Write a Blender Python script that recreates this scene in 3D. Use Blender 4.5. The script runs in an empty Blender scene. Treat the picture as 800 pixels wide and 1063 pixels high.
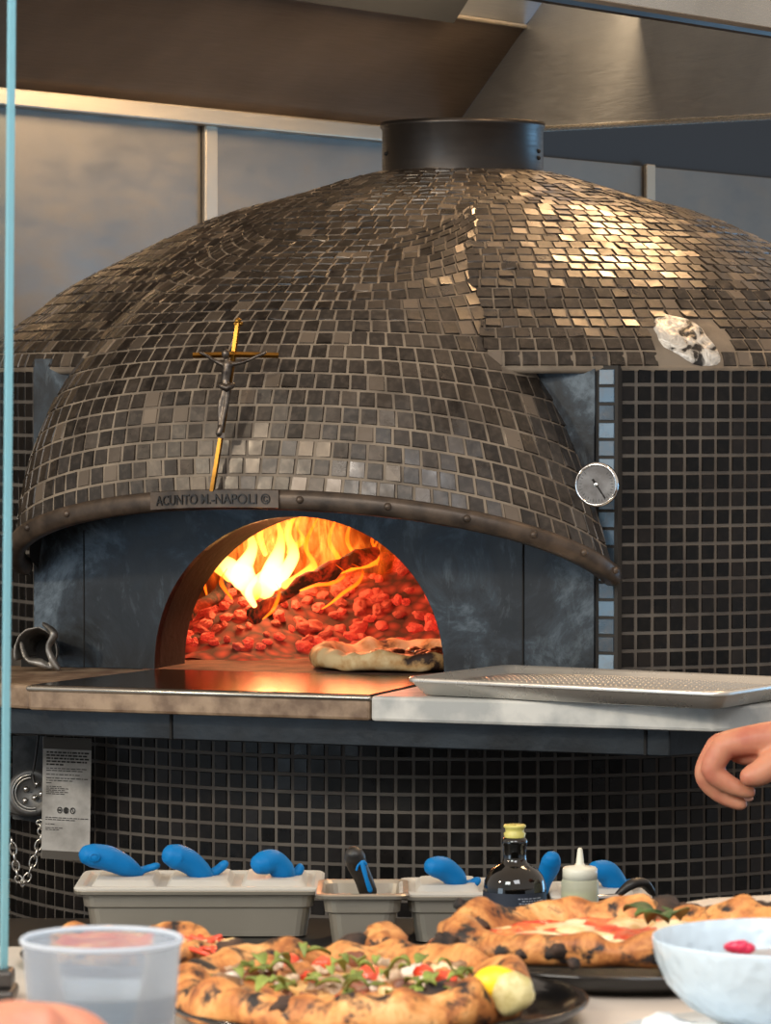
import bpy, bmesh, math, random
from math import sin, cos, pi, sqrt, atan2
from mathutils import Vector, Matrix, noise
from mathutils.bvhtree import BVHTree

# ------------------------------------------------------------------ scene, camera, world, lights
SC = bpy.context.scene
COL = SC.collection
random.seed(7)
F, YH, CZ = 3900.0, 408.0, 1.57
PITCH = math.atan((531.5 - YH) / F)

cd = bpy.data.cameras.new('camera')
cam = bpy.data.objects.new('camera', cd); COL.objects.link(cam)
cam.location = (0, 0, CZ); cam.rotation_euler = (pi / 2 - PITCH, 0, 0)
cd.sensor_fit = 'HORIZONTAL'; cd.sensor_width = 36; cd.lens = F * 36 / 800
cd.clip_start = .05; cd.clip_end = 60
cd.dof.use_dof = True; cd.dof.focus_distance = 5.6; cd.dof.aperture_fstop = 34
SC.camera = cam

SC.view_settings.view_transform = 'Standard'
try: SC.view_settings.look = 'None'
except Exception: pass
SC.view_settings.gamma = 1
SC.view_settings.use_curve_mapping = False
SC.view_settings.exposure = 0.38

w = bpy.data.worlds.new('room_light'); SC.world = w; w.use_nodes = True
nt = w.node_tree; nt.nodes.clear()
tc = nt.nodes.new('ShaderNodeTexCoord'); sp = nt.nodes.new('ShaderNodeSeparateXYZ')
rp = nt.nodes.new('ShaderNodeValToRGB'); mr = nt.nodes.new('ShaderNodeMapRange')
bg = nt.nodes.new('ShaderNodeBackground'); wo = nt.nodes.new('ShaderNodeOutputWorld')
mr.inputs[1].default_value = -1; mr.inputs[2].default_value = 1
nt.links.new(tc.outputs['Generated'], sp.inputs[0]); nt.links.new(sp.outputs[2], mr.inputs[0])
nt.links.new(mr.outputs[0], rp.inputs[0]); nt.links.new(rp.outputs[0], bg.inputs[0]); nt.links.new(bg.outputs[0], wo.inputs[0])
e = rp.color_ramp.elements
e[0].position = .0; e[0].color = (.30, .27, .25, 1)
e[1].position = 1.; e[1].color = (.62, .48, .36, 1)
x = e.new(.46); x.color = (.30, .38, .46, 1)
x = e.new(.56); x.color = (.60, .54, .48, 1)
bg.inputs[1].default_value = .9

def area(name, loc, target, size, energy, color, sy=None):
    ld = bpy.data.lights.new(name, 'AREA'); ld.energy = energy; ld.color = color
    ld.size = size
    if sy: ld.shape = 'RECTANGLE'; ld.size_y = sy
    o = bpy.data.objects.new(name, ld); COL.objects.link(o); o.location = loc
    o.rotation_euler = (Vector(target) - Vector(loc)).to_track_quat('-Z', 'Y').to_euler()
    return o
area('hood_lamp_warm', (.75, 7.3, 2.95), (.2, 6.4, 1.7), .4, 22, (1, .60, .28))
area('hood_lamp_front', (.9, 5.3, 2.9), (.2, 6.2, 1.7), .4, 12, (1, .66, .36))
area('wall_warm_fill', (.36, 7.26, 2.46), (-.33, 7.6, 2.0), .35, 12, (1, .70, .40))  # unseen area light added to warm the top of the wall panels
area('window_daylight', (-1.7, 1.2, 2.9), (-.1, 5.6, 1.4), 1.3, 60, (1, .93, .84), 1.0)
area('wall_blue_fill', (4.4, 8.9, 1.0), (.1, 7.9, 1.6), 1.8, 34, (.25, .6, 1.0), 1.2)  # unseen blue area light added to tint the wall panels
area('window_daylight_left', (-3.2, 2.2, 1.0), (-.1, 5.8, 1.4), 1.4, 12, (.62, .82, 1.0), 1.0)
area('left_lamp', (-3.0, 3.0, 2.75), (-.25, 5.75, 1.6), .22, 42, (1, .84, .62))
area('counter_fill', (.5, 1.6, 2.9), (.05, 2.9, 1.1), 1.2, 30, (.95, .97, 1.0))  # unseen area light added above the counter

# ------------------------------------------------------------------ helpers
def ray(px, py):
    a, b = (px - 400) / F, (531.5 - py) / F
    return Vector((a, cos(PITCH) + b * sin(PITCH), -sin(PITCH) + b * cos(PITCH)))
def PY(px, py, Y):
    d = ray(px, py); return Vector((0, 0, CZ)) + d * (Y / d.y)
def PZ(px, py, z):
    d = ray(px, py); return Vector((0, 0, CZ)) + d * ((z - CZ) / d.z)
def PP(px, py, n, c):                       # plane n.P = c
    d = ray(px, py); o = Vector((0, 0, CZ)); return o + d * ((c - n.dot(o)) / n.dot(d))

TH = math.radians(20)
CX, CY = .134, 6.55
T_ = Vector((cos(TH), -sin(TH), 0)); N_ = Vector((-sin(TH), -cos(TH), 0)); C_ = Vector((CX, CY, 0))
def L(u, v, z): return C_ + T_ * u + N_ * v + Vector((0, 0, z))
def toL(p):
    q = p - C_; return q.dot(T_), q.dot(N_), p.z
def on_v(px, py, v): return PP(px, py, N_, N_.dot(C_) + v)

OFF = {}
class MB:
    def __init__(s): s.v = []; s.f = []; s.tone = []
    def add(s, vs, fs, tone=None):
        b = len(s.v); s.v += [Vector(p) for p in vs]; s.f += [tuple(i + b for i in f) for f in fs]
        s.tone += [tone if tone is not None else 0.5] * len(vs)
    def box(s, lo, hi, M=None):
        x0, y0, z0 = lo; x1, y1, z1 = hi
        vs = [Vector(p) for p in ((x0,y0,z0),(x1,y0,z0),(x1,y1,z0),(x0,y1,z0),(x0,y0,z1),(x1,y0,z1),(x1,y1,z1),(x0,y1,z1))]
        if M: vs = [M(p) for p in vs]
        s.add(vs, [(0,3,2,1),(4,5,6,7),(0,1,5,4),(1,2,6,5),(2,3,7,6),(3,0,4,7)])
    def sheet(s, quad, th, nrm):            # thick quad/polygon
        n = len(quad); q = [Vector(p) for p in quad]; r = [p - nrm * th for p in q]
        s.add(q + r, [tuple(range(n)), tuple(range(2*n-1, n-1, -1))] + [(i, i+n, (i+1)%n+n, (i+1)%n) for i in range(n)])
    def grid(s, fn, nu, nv, closeu=False, tone=None):
        vs = [fn(i, j) for j in range(nv) for i in range(nu)]
        fs = []
        for j in range(nv-1):
            for i in range(nu if closeu else nu-1):
                k = (i+1) % nu; fs.append((j*nu+i, j*nu+k, (j+1)*nu+k, (j+1)*nu+i))
        s.add(vs, fs, tone)
    def lathe(s, prof, c=(0,0,0), n=40, cap0=False, cap1=False):
        c = Vector(c); vs = []
        for r, z in prof:
            for i in range(n):
                a = 2*pi*i/n; vs.append(c + Vector((r*cos(a), r*sin(a), z)))
        fs = [(j*n+i, j*n+(i+1)%n, (j+1)*n+(i+1)%n, (j+1)*n+i) for j in range(len(prof)-1) for i in range(n)]
        if cap0: fs.append(tuple(range(n-1, -1, -1)))
        if cap1: fs.append(tuple((len(prof)-1)*n+i for i in range(n)))
        s.add(vs, fs)
    def tube(s, pts, rad, n=12, flat=None, up=Vector((0,0,1)), caps=True):
        pts = [Vector(p) for p in pts]
        if not hasattr(rad, '__len__'): rad = [rad] * len(pts)
        P, R = list(pts), list(rad)
        if caps:                            # rounded ends
            a = (pts[0]-pts[1]).normalized(); b = (pts[-1]-pts[-2]).normalized()
            P = [pts[0]+a*rad[0]*.98, pts[0]+a*rad[0]*.7] + P + [pts[-1]+b*rad[-1]*.7, pts[-1]+b*rad[-1]*.98]
            R = [rad[0]*.2, rad[0]*.72] + R + [rad[-1]*.72, rad[-1]*.2]
        vs = []
        m = len(P)
        prev = None
        for k in range(m):
            t = (P[min(k+1, m-1)] - P[max(k-1, 0)]).normalized()
            if prev is None:
                x_ = t.cross(up)
                if x_.length < 1e-3: x_ = t.cross(Vector((1,0,0)))
            else: x_ = prev - t * prev.dot(t)
            x_.normalize(); prev = x_; y_ = t.cross(x_)
            fl = flat if flat else 1
            for i in range(n):
                an = 2*pi*i/n; vs.append(P[k] + x_*cos(an)*R[k] + y_*sin(an)*R[k]*fl)
        fs = [(j*n+i, j*n+(i+1)%n, (j+1)*n+(i+1)%n, (j+1)*n+i) for j in range(m-1) for i in range(n)]
        fs += [tuple(range(n-1, -1, -1)), tuple((m-1)*n+i for i in range(n))]
        s.add(vs, fs)
    def ball(s, c, r, n=12, sc=(1,1,1)):
        c = Vector(c); m = n//2+1
        prof = [(max(1e-4, sin(pi*j/m)), -cos(pi*j/m)) for j in range(m+1)]
        b = len(s.v); s.lathe([(q*r, z*r) for q, z in prof], (0,0,0), n)
        for i in range(b, len(s.v)): p = s.v[i]; s.v[i] = c + Vector((p.x*sc[0], p.y*sc[1], p.z*sc[2]))
    def xf(s, fn): s.v = [fn(p) for p in s.v]; return s
    def build(s, name, mat, parent=None, smooth=False, bevel=0, loc=None, tone=False, mods=None):
        if parent is not None: off = OFF[parent.name]
        elif loc is not None: off = Vector(loc)
        else:
            xs = [p.x for p in s.v]; ys = [p.y for p in s.v]; zs = [p.z for p in s.v]
            off = Vector(((min(xs)+max(xs))/2, (min(ys)+max(ys))/2, min(zs)))
        me = bpy.data.meshes.new(name)
        me.from_pydata([tuple(p - off) for p in s.v], [], s.f)
        if tone:
            at = me.attributes.new('tone', 'FLOAT', 'POINT'); at.data.foreach_set('value', s.tone)
        me.validate(); me.update()
        bm = bmesh.new(); bm.from_mesh(me)
        bmesh.ops.recalc_face_normals(bm, faces=bm.faces[:]) if not tone else None
        bm.to_mesh(me); bm.free()
        if smooth: me.polygons.foreach_set('use_smooth', [True]*len(me.polygons))
        me.materials.append(mat)
        o = bpy.data.objects.new(name, me); COL.objects.link(o)
        if parent is not None: o.parent = parent
        else: o.location = off
        OFF[o.name] = off
        if bevel:
            b = o.modifiers.new('bevel', 'BEVEL'); b.width = bevel; b.segments = 2; b.limit_method = 'ANGLE'; b.angle_limit = .6
        if mods:
            for m in mods: m(o)
        return o
def remesh(vx, it=4):
    def f(o):
        r = o.modifiers.new('remesh', 'REMESH'); r.mode = 'VOXEL'; r.voxel_size = vx; r.use_smooth_shade = True
        q = o.modifiers.new('smooth', 'SMOOTH'); q.iterations = it; q.factor = .5
    return f
def subsurf(n=1):
    def f(o):
        q = o.modifiers.new('sub', 'SUBSURF'); q.levels = n; q.render_levels = n
    return f
def solid(t, off=-1):
    def f(o):
        q = o.modifiers.new('solid', 'SOLIDIFY'); q.thickness = t; q.offset = off
    return f

def tag(o, label, cat, group=None):
    o['label'] = label; o['category'] = cat
    if group: o['group'] = group
    return o
def thing(name, label, cat, loc, group=None):
    o = bpy.data.objects.new(name, None); COL.objects.link(o); o.location = loc
    o.empty_display_size = .05; OFF[o.name] = Vector(loc)
    return tag(o, label, cat, group)
def structure(o): o['kind'] = 'structure'; return o
def dup(root, loc, rotz=0, label=None, group=None):
    def cp(o, par):
        c = o.copy(); COL.objects.link(c); c.parent = par
        for ch in [q for q in bpy.data.objects if q.parent == o and q != c]: cp(ch, c)
        return c
    r = cp(root, None); r.location = loc; r.rotation_euler = (0, 0, rotz)
    if label: r['label'] = label
    if group: r['group'] = group
    return r

def lin(h):
    h = h.lstrip('#'); c = [int(h[i:i+2], 16)/255 for i in (0, 2, 4)]
    return tuple(q/12.92 if q <= .04045 else ((q+.055)/1.055)**2.4 for q in c) + (1,)
class Mat:
    def __init__(s, name):
        s.m = bpy.data.materials.new(name); s.m.use_nodes = True; s.t = s.m.node_tree
        s.b = s.t.nodes['Principled BSDF']; s.out = s.t.nodes['Material Output']
    def n(s, typ, **kw):
        q = s.t.nodes.new(typ)
        for k, v in kw.items(): setattr(q, k, v)
        return q
    def ln(s, a, b): s.t.links.new(a, b)
    def coord(s, scale=(1,1,1), kind='Object'):
        c = s.n('ShaderNodeTexCoord'); m = s.n('ShaderNodeMapping'); m.inputs['Scale'].default_value = scale
        s.ln(c.outputs[kind], m.inputs[0]); return m.outputs[0]
    def noise(s, scale=5, detail=4, vec=None, dist=0, rough=.55):
        q = s.n('ShaderNodeTexNoise'); q.inputs['Scale'].default_value = scale; q.inputs['Detail'].default_value = detail
        q.inputs['Distortion'].default_value = dist; q.inputs['Roughness'].default_value = rough
        s.ln(vec if vec is not None else s.coord(), q.inputs['Vector']); return q.outputs['Fac']
    def ramp(s, fac, stops):
        q = s.n('ShaderNodeValToRGB'); e = q.color_ramp.elements
        while len(e) < len(stops): e.new(.5)
        for i, (p, c) in enumerate(stops): e[i].position = p; e[i].color = lin(c) if isinstance(c, str) else ((c,)*3+(1,) if not hasattr(c, '__len__') else tuple(c))
        s.ln(fac, q.inputs[0]); return q.outputs[0]
    def mix(s, fac, a, b):
        q = s.n('ShaderNodeMix', data_type='RGBA'); s.ln(fac, q.inputs[0]) if hasattr(fac, 'links') else setattr(q.inputs[0], 'default_value', fac)
        for v, i in ((a, 6), (b, 7)):
            if hasattr(v, 'links'): s.ln(v, q.inputs[i])
            else: q.inputs[i].default_value = lin(v) if isinstance(v, str) else v
        return q.outputs[2]
    def bump(s, fac, strength=.3, dist=.01):
        q = s.n('ShaderNodeBump'); q.inputs['Strength'].default_value = strength; q.inputs['Distance'].default_value = dist
        s.ln(fac, q.inputs['Height']); s.ln(q.outputs[0], s.b.inputs['Normal']); return s
    def set(s, **kw):
        names = dict(col='Base Color', rough='Roughness', metal='Metallic', spec='Specular IOR Level', coat='Coat Weight', coatr='Coat Roughness',
                     trans='Transmission Weight', ior='IOR', sss='Subsurface Weight', ecol='Emission Color', es='Emission Strength', alpha='Alpha', aniso='Anisotropic')
        for k, v in kw.items():
            i = s.b.inputs[names[k]]
            if hasattr(v, 'links'): s.ln(v, i)
            else: i.default_value = lin(v) if isinstance(v, str) else v
        return s
def plain(name, col, rough=.5, metal=0, var=None, vs=8, bump=0, bs=60, bd=.002, **kw):
    m = Mat(name)
    if var: m.set(col=m.mix(m.ramp(m.noise(vs, 5), [(.38, 0.), (.62, 1.)]), col, var))
    else: m.set(col=col)
    m.set(rough=rough, metal=metal, **kw)
    if bump: m.bump(m.noise(bs, 4), bump, bd)
    return m.m

# ------------------------------------------------------------------ materials
def steel(name, col, rough=.3, stretch=(1.2, 1.2, 60), var='#9c9890', bumpk=.05, lo=.85, hi=1.25):
    m = Mat(name)
    nf = m.noise(2.5, 4); br = m.noise(9, 3, m.coord(stretch))
    m.set(col=m.mix(m.ramp(nf, [(.35, 0.), (.7, 1.)]), col, var), metal=.85,
          rough=m.ramp(br, [(.3, rough*lo), (.7, rough*hi)]))
    m.bump(m.noise(1.6, 2), bumpk, .03)
    return m.m
M_wall = steel('wall_steel', '#7d776f', .42, (1, 1, 3), var='#6d6b68', bumpk=.2)
M_hood = steel('hood_steel', '#84766a', .42, var='#665a50', bumpk=.3)
M_hood2 = steel('hood_end_steel', '#a0a4aa', .42, var='#8b8f95', bumpk=.2)
M_lip = steel('lip_steel', '#b8b4ac', .25)
M_bar = steel('bar_steel', '#b3a48f', .38)
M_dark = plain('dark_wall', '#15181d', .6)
M_pan = steel('pan_steel', '#bdb5a8', .34, (2, 2, 2), var='#a39b8e', bumpk=.05); M_pan.node_tree.nodes['Principled BSDF'].inputs['Metallic'].default_value = .72
M_tray = steel('tray_aluminium', '#e4e1da', .28, (3, 3, 3), var='#cfcbc4', bumpk=.05); M_tray.node_tree.nodes['Principled BSDF'].inputs['Metallic'].default_value = .7
M_wire = plain('wire_steel', '#cfccc6', .3, 1)
M_chrome = plain('chrome', '#d8d8d8', .12, 1)

def tile_mat(name, stops, rough=(.16, .38), spec=.6, coat=.0, metal=.0, wear=.35):
    m = Mat(name); a = m.n('ShaderNodeAttribute', attribute_name='tone')
    col = m.ramp(a.outputs['Fac'], stops)
    g = m.noise(90, 4)
    m.set(col=m.mix(m.ramp(g, [(.45, 0.), (.75, wear)]), col, '#6b6056'),
          rough=m.ramp(m.noise(25, 3), [(.3, rough[0]), (.7, rough[1])]), spec=spec, coat=coat, metal=metal)
    m.bump(m.noise(220, 3), .12, .001)
    return m.m
M_tile = tile_mat('dome_tile_glaze', [(0, '#1f1a16'), (.8, '#332c26'), (.93, '#4e453c'), (1, '#75695c')], (.24, .5), .8, 0, .35)
M_tile_base = tile_mat('drum_tile_glaze', [(0, '#080808'), (.7, '#121010'), (1, '#1e1b1a')], (.25, .45), .22, wear=.04)
M_tile_sheen = tile_mat('edge_tile_blue_sheen', [(0, '#2a3946'), (.6, '#48637a'), (1, '#6d8aa3')], (.2, .4), .6)  # reflected blue daylight painted into the tile colour
M_grout = plain('grout', '#85796a', .75, 0, '#63594e', 12, .3, 300, .001)
M_grout_d = plain('grout_grey', '#5d5852', .8, 0, '#48433f', 9, .3, 300, .001)

mp = Mat('painted_black_steel')
nf = mp.noise(7, 8, None, .6, .7); nf2 = mp.noise(30, 5, mp.coord((1, 1, .35)), .5, .7)
c1 = mp.ramp(nf, [(.38, '#0b0e11'), (.47, '#161b21'), (.55, '#27313a'), (.68, '#5d6a75')])
mp.set(col=mp.mix(mp.ramp(nf2, [(.56, 0.), (.74, .4)]), c1, '#66727a'), metal=.35, rough=mp.ramp(nf, [(.3, .3), (.7, .55)]))
mp.bump(nf2, .15, .003)
M_paint = mp.m
M_apron = plain('apron_steel', '#0b0e12', .4, .3, '#1c242b', 9, .3, 40, .003)
M_rim = plain('rim_paint', '#332c27', .42, .35, '#5a4d42', 20, .2, 60, .002)
M_collar = steel('collar_steel', '#34302e', .34, (1, 1, 30), var='#4a4643', bumpk=.1)
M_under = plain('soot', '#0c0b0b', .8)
M_jamb = plain('jamb_refractory', '#0c0707', .95, 0, '#1c100e', 18, .5, 60, .003)
M_brick = plain('vault_refractory', '#8a5a3c', .85, 0, '#54301f', 9, .6, 30, .006)
M_hearth = plain('hearth_stone', '#5b3a2c', .8, 0, '#2e1c16', 22, .5, 70, .003)
M_stone = plain('stone_slab', '#9d8770', .5, 0, '#6a5543', 22, .3, 60, .002)
M_marble = plain('marble_slab', '#cfcfca', .4, 0, '#a4a7a6', 14, .15, 60, .002)
M_plate = plain('hearth_plate', '#5a4e45', .18, .95, '#3a302a', 6, .15, 25, .002)
M_gold = plain('brass', '#a87b36', .34, 1, '#6e4f24', 20)
M_bronze = plain('dark_bronze', '#3d3733', .35, .8, '#6b625a', 60)
M_foil = Mat('torn_foil')
q_ = M_foil.noise(28, 6, None, 1.5)
M_foil.set(col=M_foil.ramp(q_, [(.40, '#2d2a27'), (.46, '#b9b4ab'), (.6, '#e9e6df'), (.8, '#a09a90')]), rough=.35, metal=.3); M_foil.bump(q_, .9, .01); M_foil = M_foil.m
M_skin = Mat('skin'); M_skin.set(col=M_skin.mix(M_skin.ramp(M_skin.noise(22, 3), [(.4, 0.), (.65, 1.)]), '#c98a6c', '#b56a55'), rough=.5, sss=.15); M_skin.b.inputs['Subsurface Scale'].default_value = .01; M_skin = M_skin.m
M_nail = plain('nail', '#e0a893', .3)
M_blue = plain('blue_plastic', '#0670b4', .5, 0, None, 8, .08, 200, .001, spec=.2)
M_blue_d = plain('blue_plastic_shade', '#07507f', .5)  # darker copy of the blue plastic, the hole's shade put in the colour
M_blk = plain('black_plastic', '#1c1b1b', .45, 0, '#34312f', 30)
M_ceram = Mat('white_bowl_glaze'); v_ = M_ceram.n('ShaderNodeTexVoronoi'); v_.feature = 'SMOOTH_F1'; v_.inputs['Scale'].default_value = 105; M_ceram.ln(M_ceram.coord(), v_.inputs['Vector'])
M_ceram.set(col='#b9cbd8', rough=.22, spec=.5); M_ceram.bump(v_.outputs['Distance'], .5, .004); M_ceram = M_ceram.m
M_white = plain('white_ceramic', '#d4dde2', .25)
M_black_plate = plain('black_plate_glaze', '#0b0b0c', .12, 0, None, spec=.6)
M_counter = plain('counter_top', '#c9bfb4', .35, 0, '#bdb2a6', 6)
M_prep = plain('prep_surface', '#151413', .5)
M_floor = plain('floor_tile', '#7d736a', .5)
M_napkin = plain('napkin', '#e8ecee', .8, 0, None, 8, .3, 90, .002)

def thin(name, tint, refl=.08, haze=None, hz=.3, ro=.05):
    m = Mat(name); t = m.t; t.nodes.remove(m.b)
    tr = m.n('ShaderNodeBsdfTransparent'); tr.inputs[0].default_value = tint
    gl = m.n('ShaderNodeBsdfGlossy'); gl.inputs['Roughness'].default_value = ro
    fr = m.n('ShaderNodeLayerWeight'); fr.inputs[0].default_value = refl
    mx = m.n('ShaderNodeMixShader'); m.ln(fr.outputs['Fresnel'], mx.inputs[0]); m.ln(tr.outputs[0], mx.inputs[1]); m.ln(gl.outputs[0], mx.inputs[2])
    last = mx.outputs[0]
    if haze:
        df = m.n('ShaderNodeBsdfDiffuse'); df.inputs[0].default_value = haze
        tl = m.n('ShaderNodeBsdfTranslucent'); tl.inputs[0].default_value = haze
        ad = m.n('ShaderNodeMixShader'); ad.inputs[0].default_value = .5; m.ln(df.outputs[0], ad.inputs[1]); m.ln(tl.outputs[0], ad.inputs[2])
        mz = m.n('ShaderNodeMixShader'); mz.inputs[0].default_value = hz; m.ln(last, mz.inputs[1]); m.ln(ad.outputs[0], mz.inputs[2]); last = mz.outputs[0]
    m.ln(last, m.out.inputs[0]); return m.m
M_pane = thin('clear_pane', (.90, .96, .98, 1), .12)
M_edge = thin('pane_edge', (.5, .8, .88, 1), .4, (.45, .74, .82, 1), .5)
M_cup = thin('frosted_cup', (.90, .94, .98, 1), .35, (.72, .80, .90, 1), .22, .25)
M_water = thin('water', (.62, .74, .82, 1), .2, (.55, .66, .74, 1), .25)
M_rimc = thin('cup_rim', (.9, .95, 1, 1), .3, (.9, .95, 1, 1), .7, .2)
M_surf = thin('water_surface', (.8, .88, .92, 1), .5, (.85, .9, .92, 1), .4)
M_lid = thin('lid_plastic', (.9, .92, .92, 1), .3, (.95, .95, .92, 1), .72, .2)
M_squeeze = thin('squeeze_plastic', (.9, .92, .85, 1), .25, (.75, .78, .66, 1), .65, .3)

mf = Mat('flame'); mf.t.nodes.remove(mf.b)
at = mf.n('ShaderNodeAttribute', attribute_name='tone')
col = mf.ramp(at.outputs['Fac'], [(0, '#ff6a10'), (.25, '#ffd27a'), (.55, '#ffa63c'), (.8, '#ff6a12'), (1, '#e23a04')])
st = mf.n('ShaderNodeMapRange'); st.inputs[3].default_value = 6.5; st.inputs[4].default_value = 2.2; mf.ln(at.outputs['Fac'], st.inputs[0])
em = mf.n('ShaderNodeEmission'); mf.ln(col, em.inputs[0]); mf.ln(st.outputs[0], em.inputs[1])
trn = mf.n('ShaderNodeBsdfTransparent'); lw = mf.n('ShaderNodeLayerWeight'); lw.inputs[0].default_value = .5
mm = mf.n('ShaderNodeMapRange'); mm.inputs[1].default_value = .0; mm.inputs[2].default_value = .62; mf.ln(lw.outputs['Facing'], mm.inputs[0])
mx = mf.n('ShaderNodeMixShader'); mf.ln(mm.outputs[0], mx.inputs[0]); mf.ln(em.outputs[0], mx.inputs[1]); mf.ln(trn.outputs[0], mx.inputs[2]); mf.ln(mx.outputs[0], mf.out.inputs[0])
M_flame = mf.m
me_ = Mat('ember'); oi = me_.n('ShaderNodeObjectInfo')
nn = me_.noise(34, 5, None, .8, .65)
ec = me_.ramp(nn, [(.40, '#000000'), (.52, '#6a0c06'), (.62, '#e83020'), (.8, '#ff7a4a')])
mrn = me_.n('ShaderNodeMapRange'); mrn.inputs[3].default_value = .3; mrn.inputs[4].default_value = 1.9; me_.ln(oi.outputs['Random'], mrn.inputs[0])
me_.set(col=me_.ramp(nn, [(.42, '#2c1614'), (.56, '#b86a62')]), rough=.9, ecol=ec, es=mrn.outputs[0]); me_.bump(nn, .6, .006); M_ember = me_.m
mb_ = Mat('ember_bed'); nq = mb_.noise(30, 5); mb_.set(col='#2a1512', rough=.95, ecol=mb_.ramp(nq, [(.45, '#200402'), (.7, '#b0200c')]), es=.5); vv_ = mb_.n('ShaderNodeTexVoronoi'); vv_.inputs['Scale'].default_value = 42; mb_.ln(mb_.coord(), vv_.inputs['Vector']); mb_.set(es=.7, ecol=mb_.ramp(vv_.outputs['Distance'], [(.1, '#c8341c'), (.45, '#7a1208'), (.7, '#180302')])); mb_.bump(vv_.outputs['Distance'], -1, .02); M_bed = mb_.m
ml = Mat('charred_log'); nl = ml.noise(22, 6, ml.coord((1, 1, 1)), .5, .7)
ml.set(col='#120c0a', rough=.9, ecol=ml.ramp(nl, [(.45, '#000000'), (.56, '#a02008'), (.7, '#ff5a20')]), es=.9); ml.bump(nl, .8, .01); M_log = ml.m

# ------------------------------------------------------------------ setting: floor, back wall, hood
b = MB(); b.box((-4, -1, -.05), (5, 11, 0)); structure(b.build('floor', M_floor))
WD = Vector((.578, .816, 0)).normalized(); WN = Vector((WD.y, -WD.x, 0))      # wall runs away to the right
W0 = Vector((-.1026 * 7.05, 7.05, 0)); WC = WN.dot(W0)
def wallp(px, py, off=0): return PP(px, py, WN, WC + off)
def walls(s, z, off=0): return W0 + WD * s + WN * off + Vector((0, 0, z))
HT = wallp(0, 92).z
def s_at(px, off=0): return (wallp(px, 200, off) - W0).dot(WD)
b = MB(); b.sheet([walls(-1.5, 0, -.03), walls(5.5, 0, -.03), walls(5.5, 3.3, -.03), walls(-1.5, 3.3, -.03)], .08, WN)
structure(b.build('wall_back', M_dark))  # near-black colour stands for the hood's shade on the wall above the panels
cuts = [-1.5, s_at(219), s_at(675), 5.4]
for i in range(3):
    b = MB(); b.sheet([walls(cuts[i]+.004, .02, -.012), walls(cuts[i+1]-.004, .02, -.012), walls(cuts[i+1]-.004, HT-.03, -.012), walls(cuts[i]+.004, HT-.03, -.012)], .01, WN)
    o = structure(b.build('wall_panel_%d' % (i+1), M_wall, bevel=.001)); o.name = 'trim_%d' % (i+1)
for i, (a, c) in enumerate(((213.5, 226.5), (671.5, 680.5))):
    b = MB(); sa, sc_ = s_at(a), s_at(c)
    b.sheet([walls(sa, .02, 0), walls(sc_, .02, 0), walls(sc_, HT-.025, 0), walls(sa, HT-.025, 0)], .012, WN)
    structure(b.build('trim_%d' % (i+4), M_bar, bevel=.003))
b = MB(); se = s_at(520)
b.sheet([walls(-1.5, HT-.034, .03), walls(se, HT-.034, .03), walls(se, HT, .03), walls(-1.5, HT, .03)], .045, WN)
structure(b.build('trim_6', M_bar, bevel=.004))

hood = thing('extraction_hood', 'large stainless steel extraction hood above the tiled oven', 'hood', walls(1, HT+.01, .3))
LEAN = .30
def hood_top(px, py): return PP(px, py, WN, WC + LEAN)
tb = hood_top(545, 28); h2 = tb.z
A = wallp(468, 139, .005); s_A = (A - W0).dot(WD)
sB = (tb - W0).dot(WD)
b = MB(); nb = (WN * .6 + Vector((0, 0, -.5))).normalized()
b.sheet([walls(-1.5, HT, .005), walls(s_A, HT, .005), tb, walls(-1.5, h2, LEAN)], .01, nb)
b.build('back_panel', M_hood, hood)
b = MB(); b.tube([walls(-1.5, h2, LEAN+.005), tb + WN*.005], .005, 8); b.build('panel_lip', M_bar, hood)
def up45(s, k, d=0): return walls(s, h2 + .004 + .75*k + d*.7, LEAN + .6*k - d*.7)
s46 = (hood_top(462, 16) - W0).dot(WD)
b = MB(); b.sheet([up45(s46, 0), up45(sB, 0), up45(sB+.25, .8), up45(s46, .8)], .01, nb); b.build('filter_frame', M_hood2, hood)
b = MB(); k = s46 - .012
while k > -1.2:
    b.tube([up45(k, 0.012), up45(k, .8)], .014, 8); b.tube([up45(k-.032, 0.012, .02), up45(k-.032, .8, .02)], .012, 8); k -= .064
b.build('baffle_filter', M_collar, hood)
b = MB(); b.sheet([up45(-1.5, 0, -.03), up45(s46, 0, -.03), up45(s46, .8, -.03), up45(-1.5, .8, -.03)], .01, nb); b.build('filter_backing', M_dark, hood)
# end panel
E = PY(800, 121, 6.55)
E2 = A + (E - A) * 1.35; upv = (tb - A)
ne = (E2 - A).cross(upv).normalized()
if ne.y > 0: ne = -ne
b = MB(); b.sheet([A, E2, E2 + upv*2.6, A + upv*2.6], .012, ne); b.build('end_panel', M_hood2, hood)
b = MB(); b.tube([A, E2], .006, 8); b.build('end_lip', M_lip, hood)
OF = 2.0
f0 = PP(540, -7, WN, WC + OF); f1 = PP(900, 44, WN, WC + OF)
f1.z = f0.z
b = MB(); b.sheet([f0, f1, f1 + Vector((0, 0, .5)), f0 + Vector((0, 0, .5))], .03, WN); b.build('front_panel', M_lip, hood)
b = MB(); b.tube([f0, f1], .008, 8); b.build('front_lip', M_collar, hood)

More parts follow.
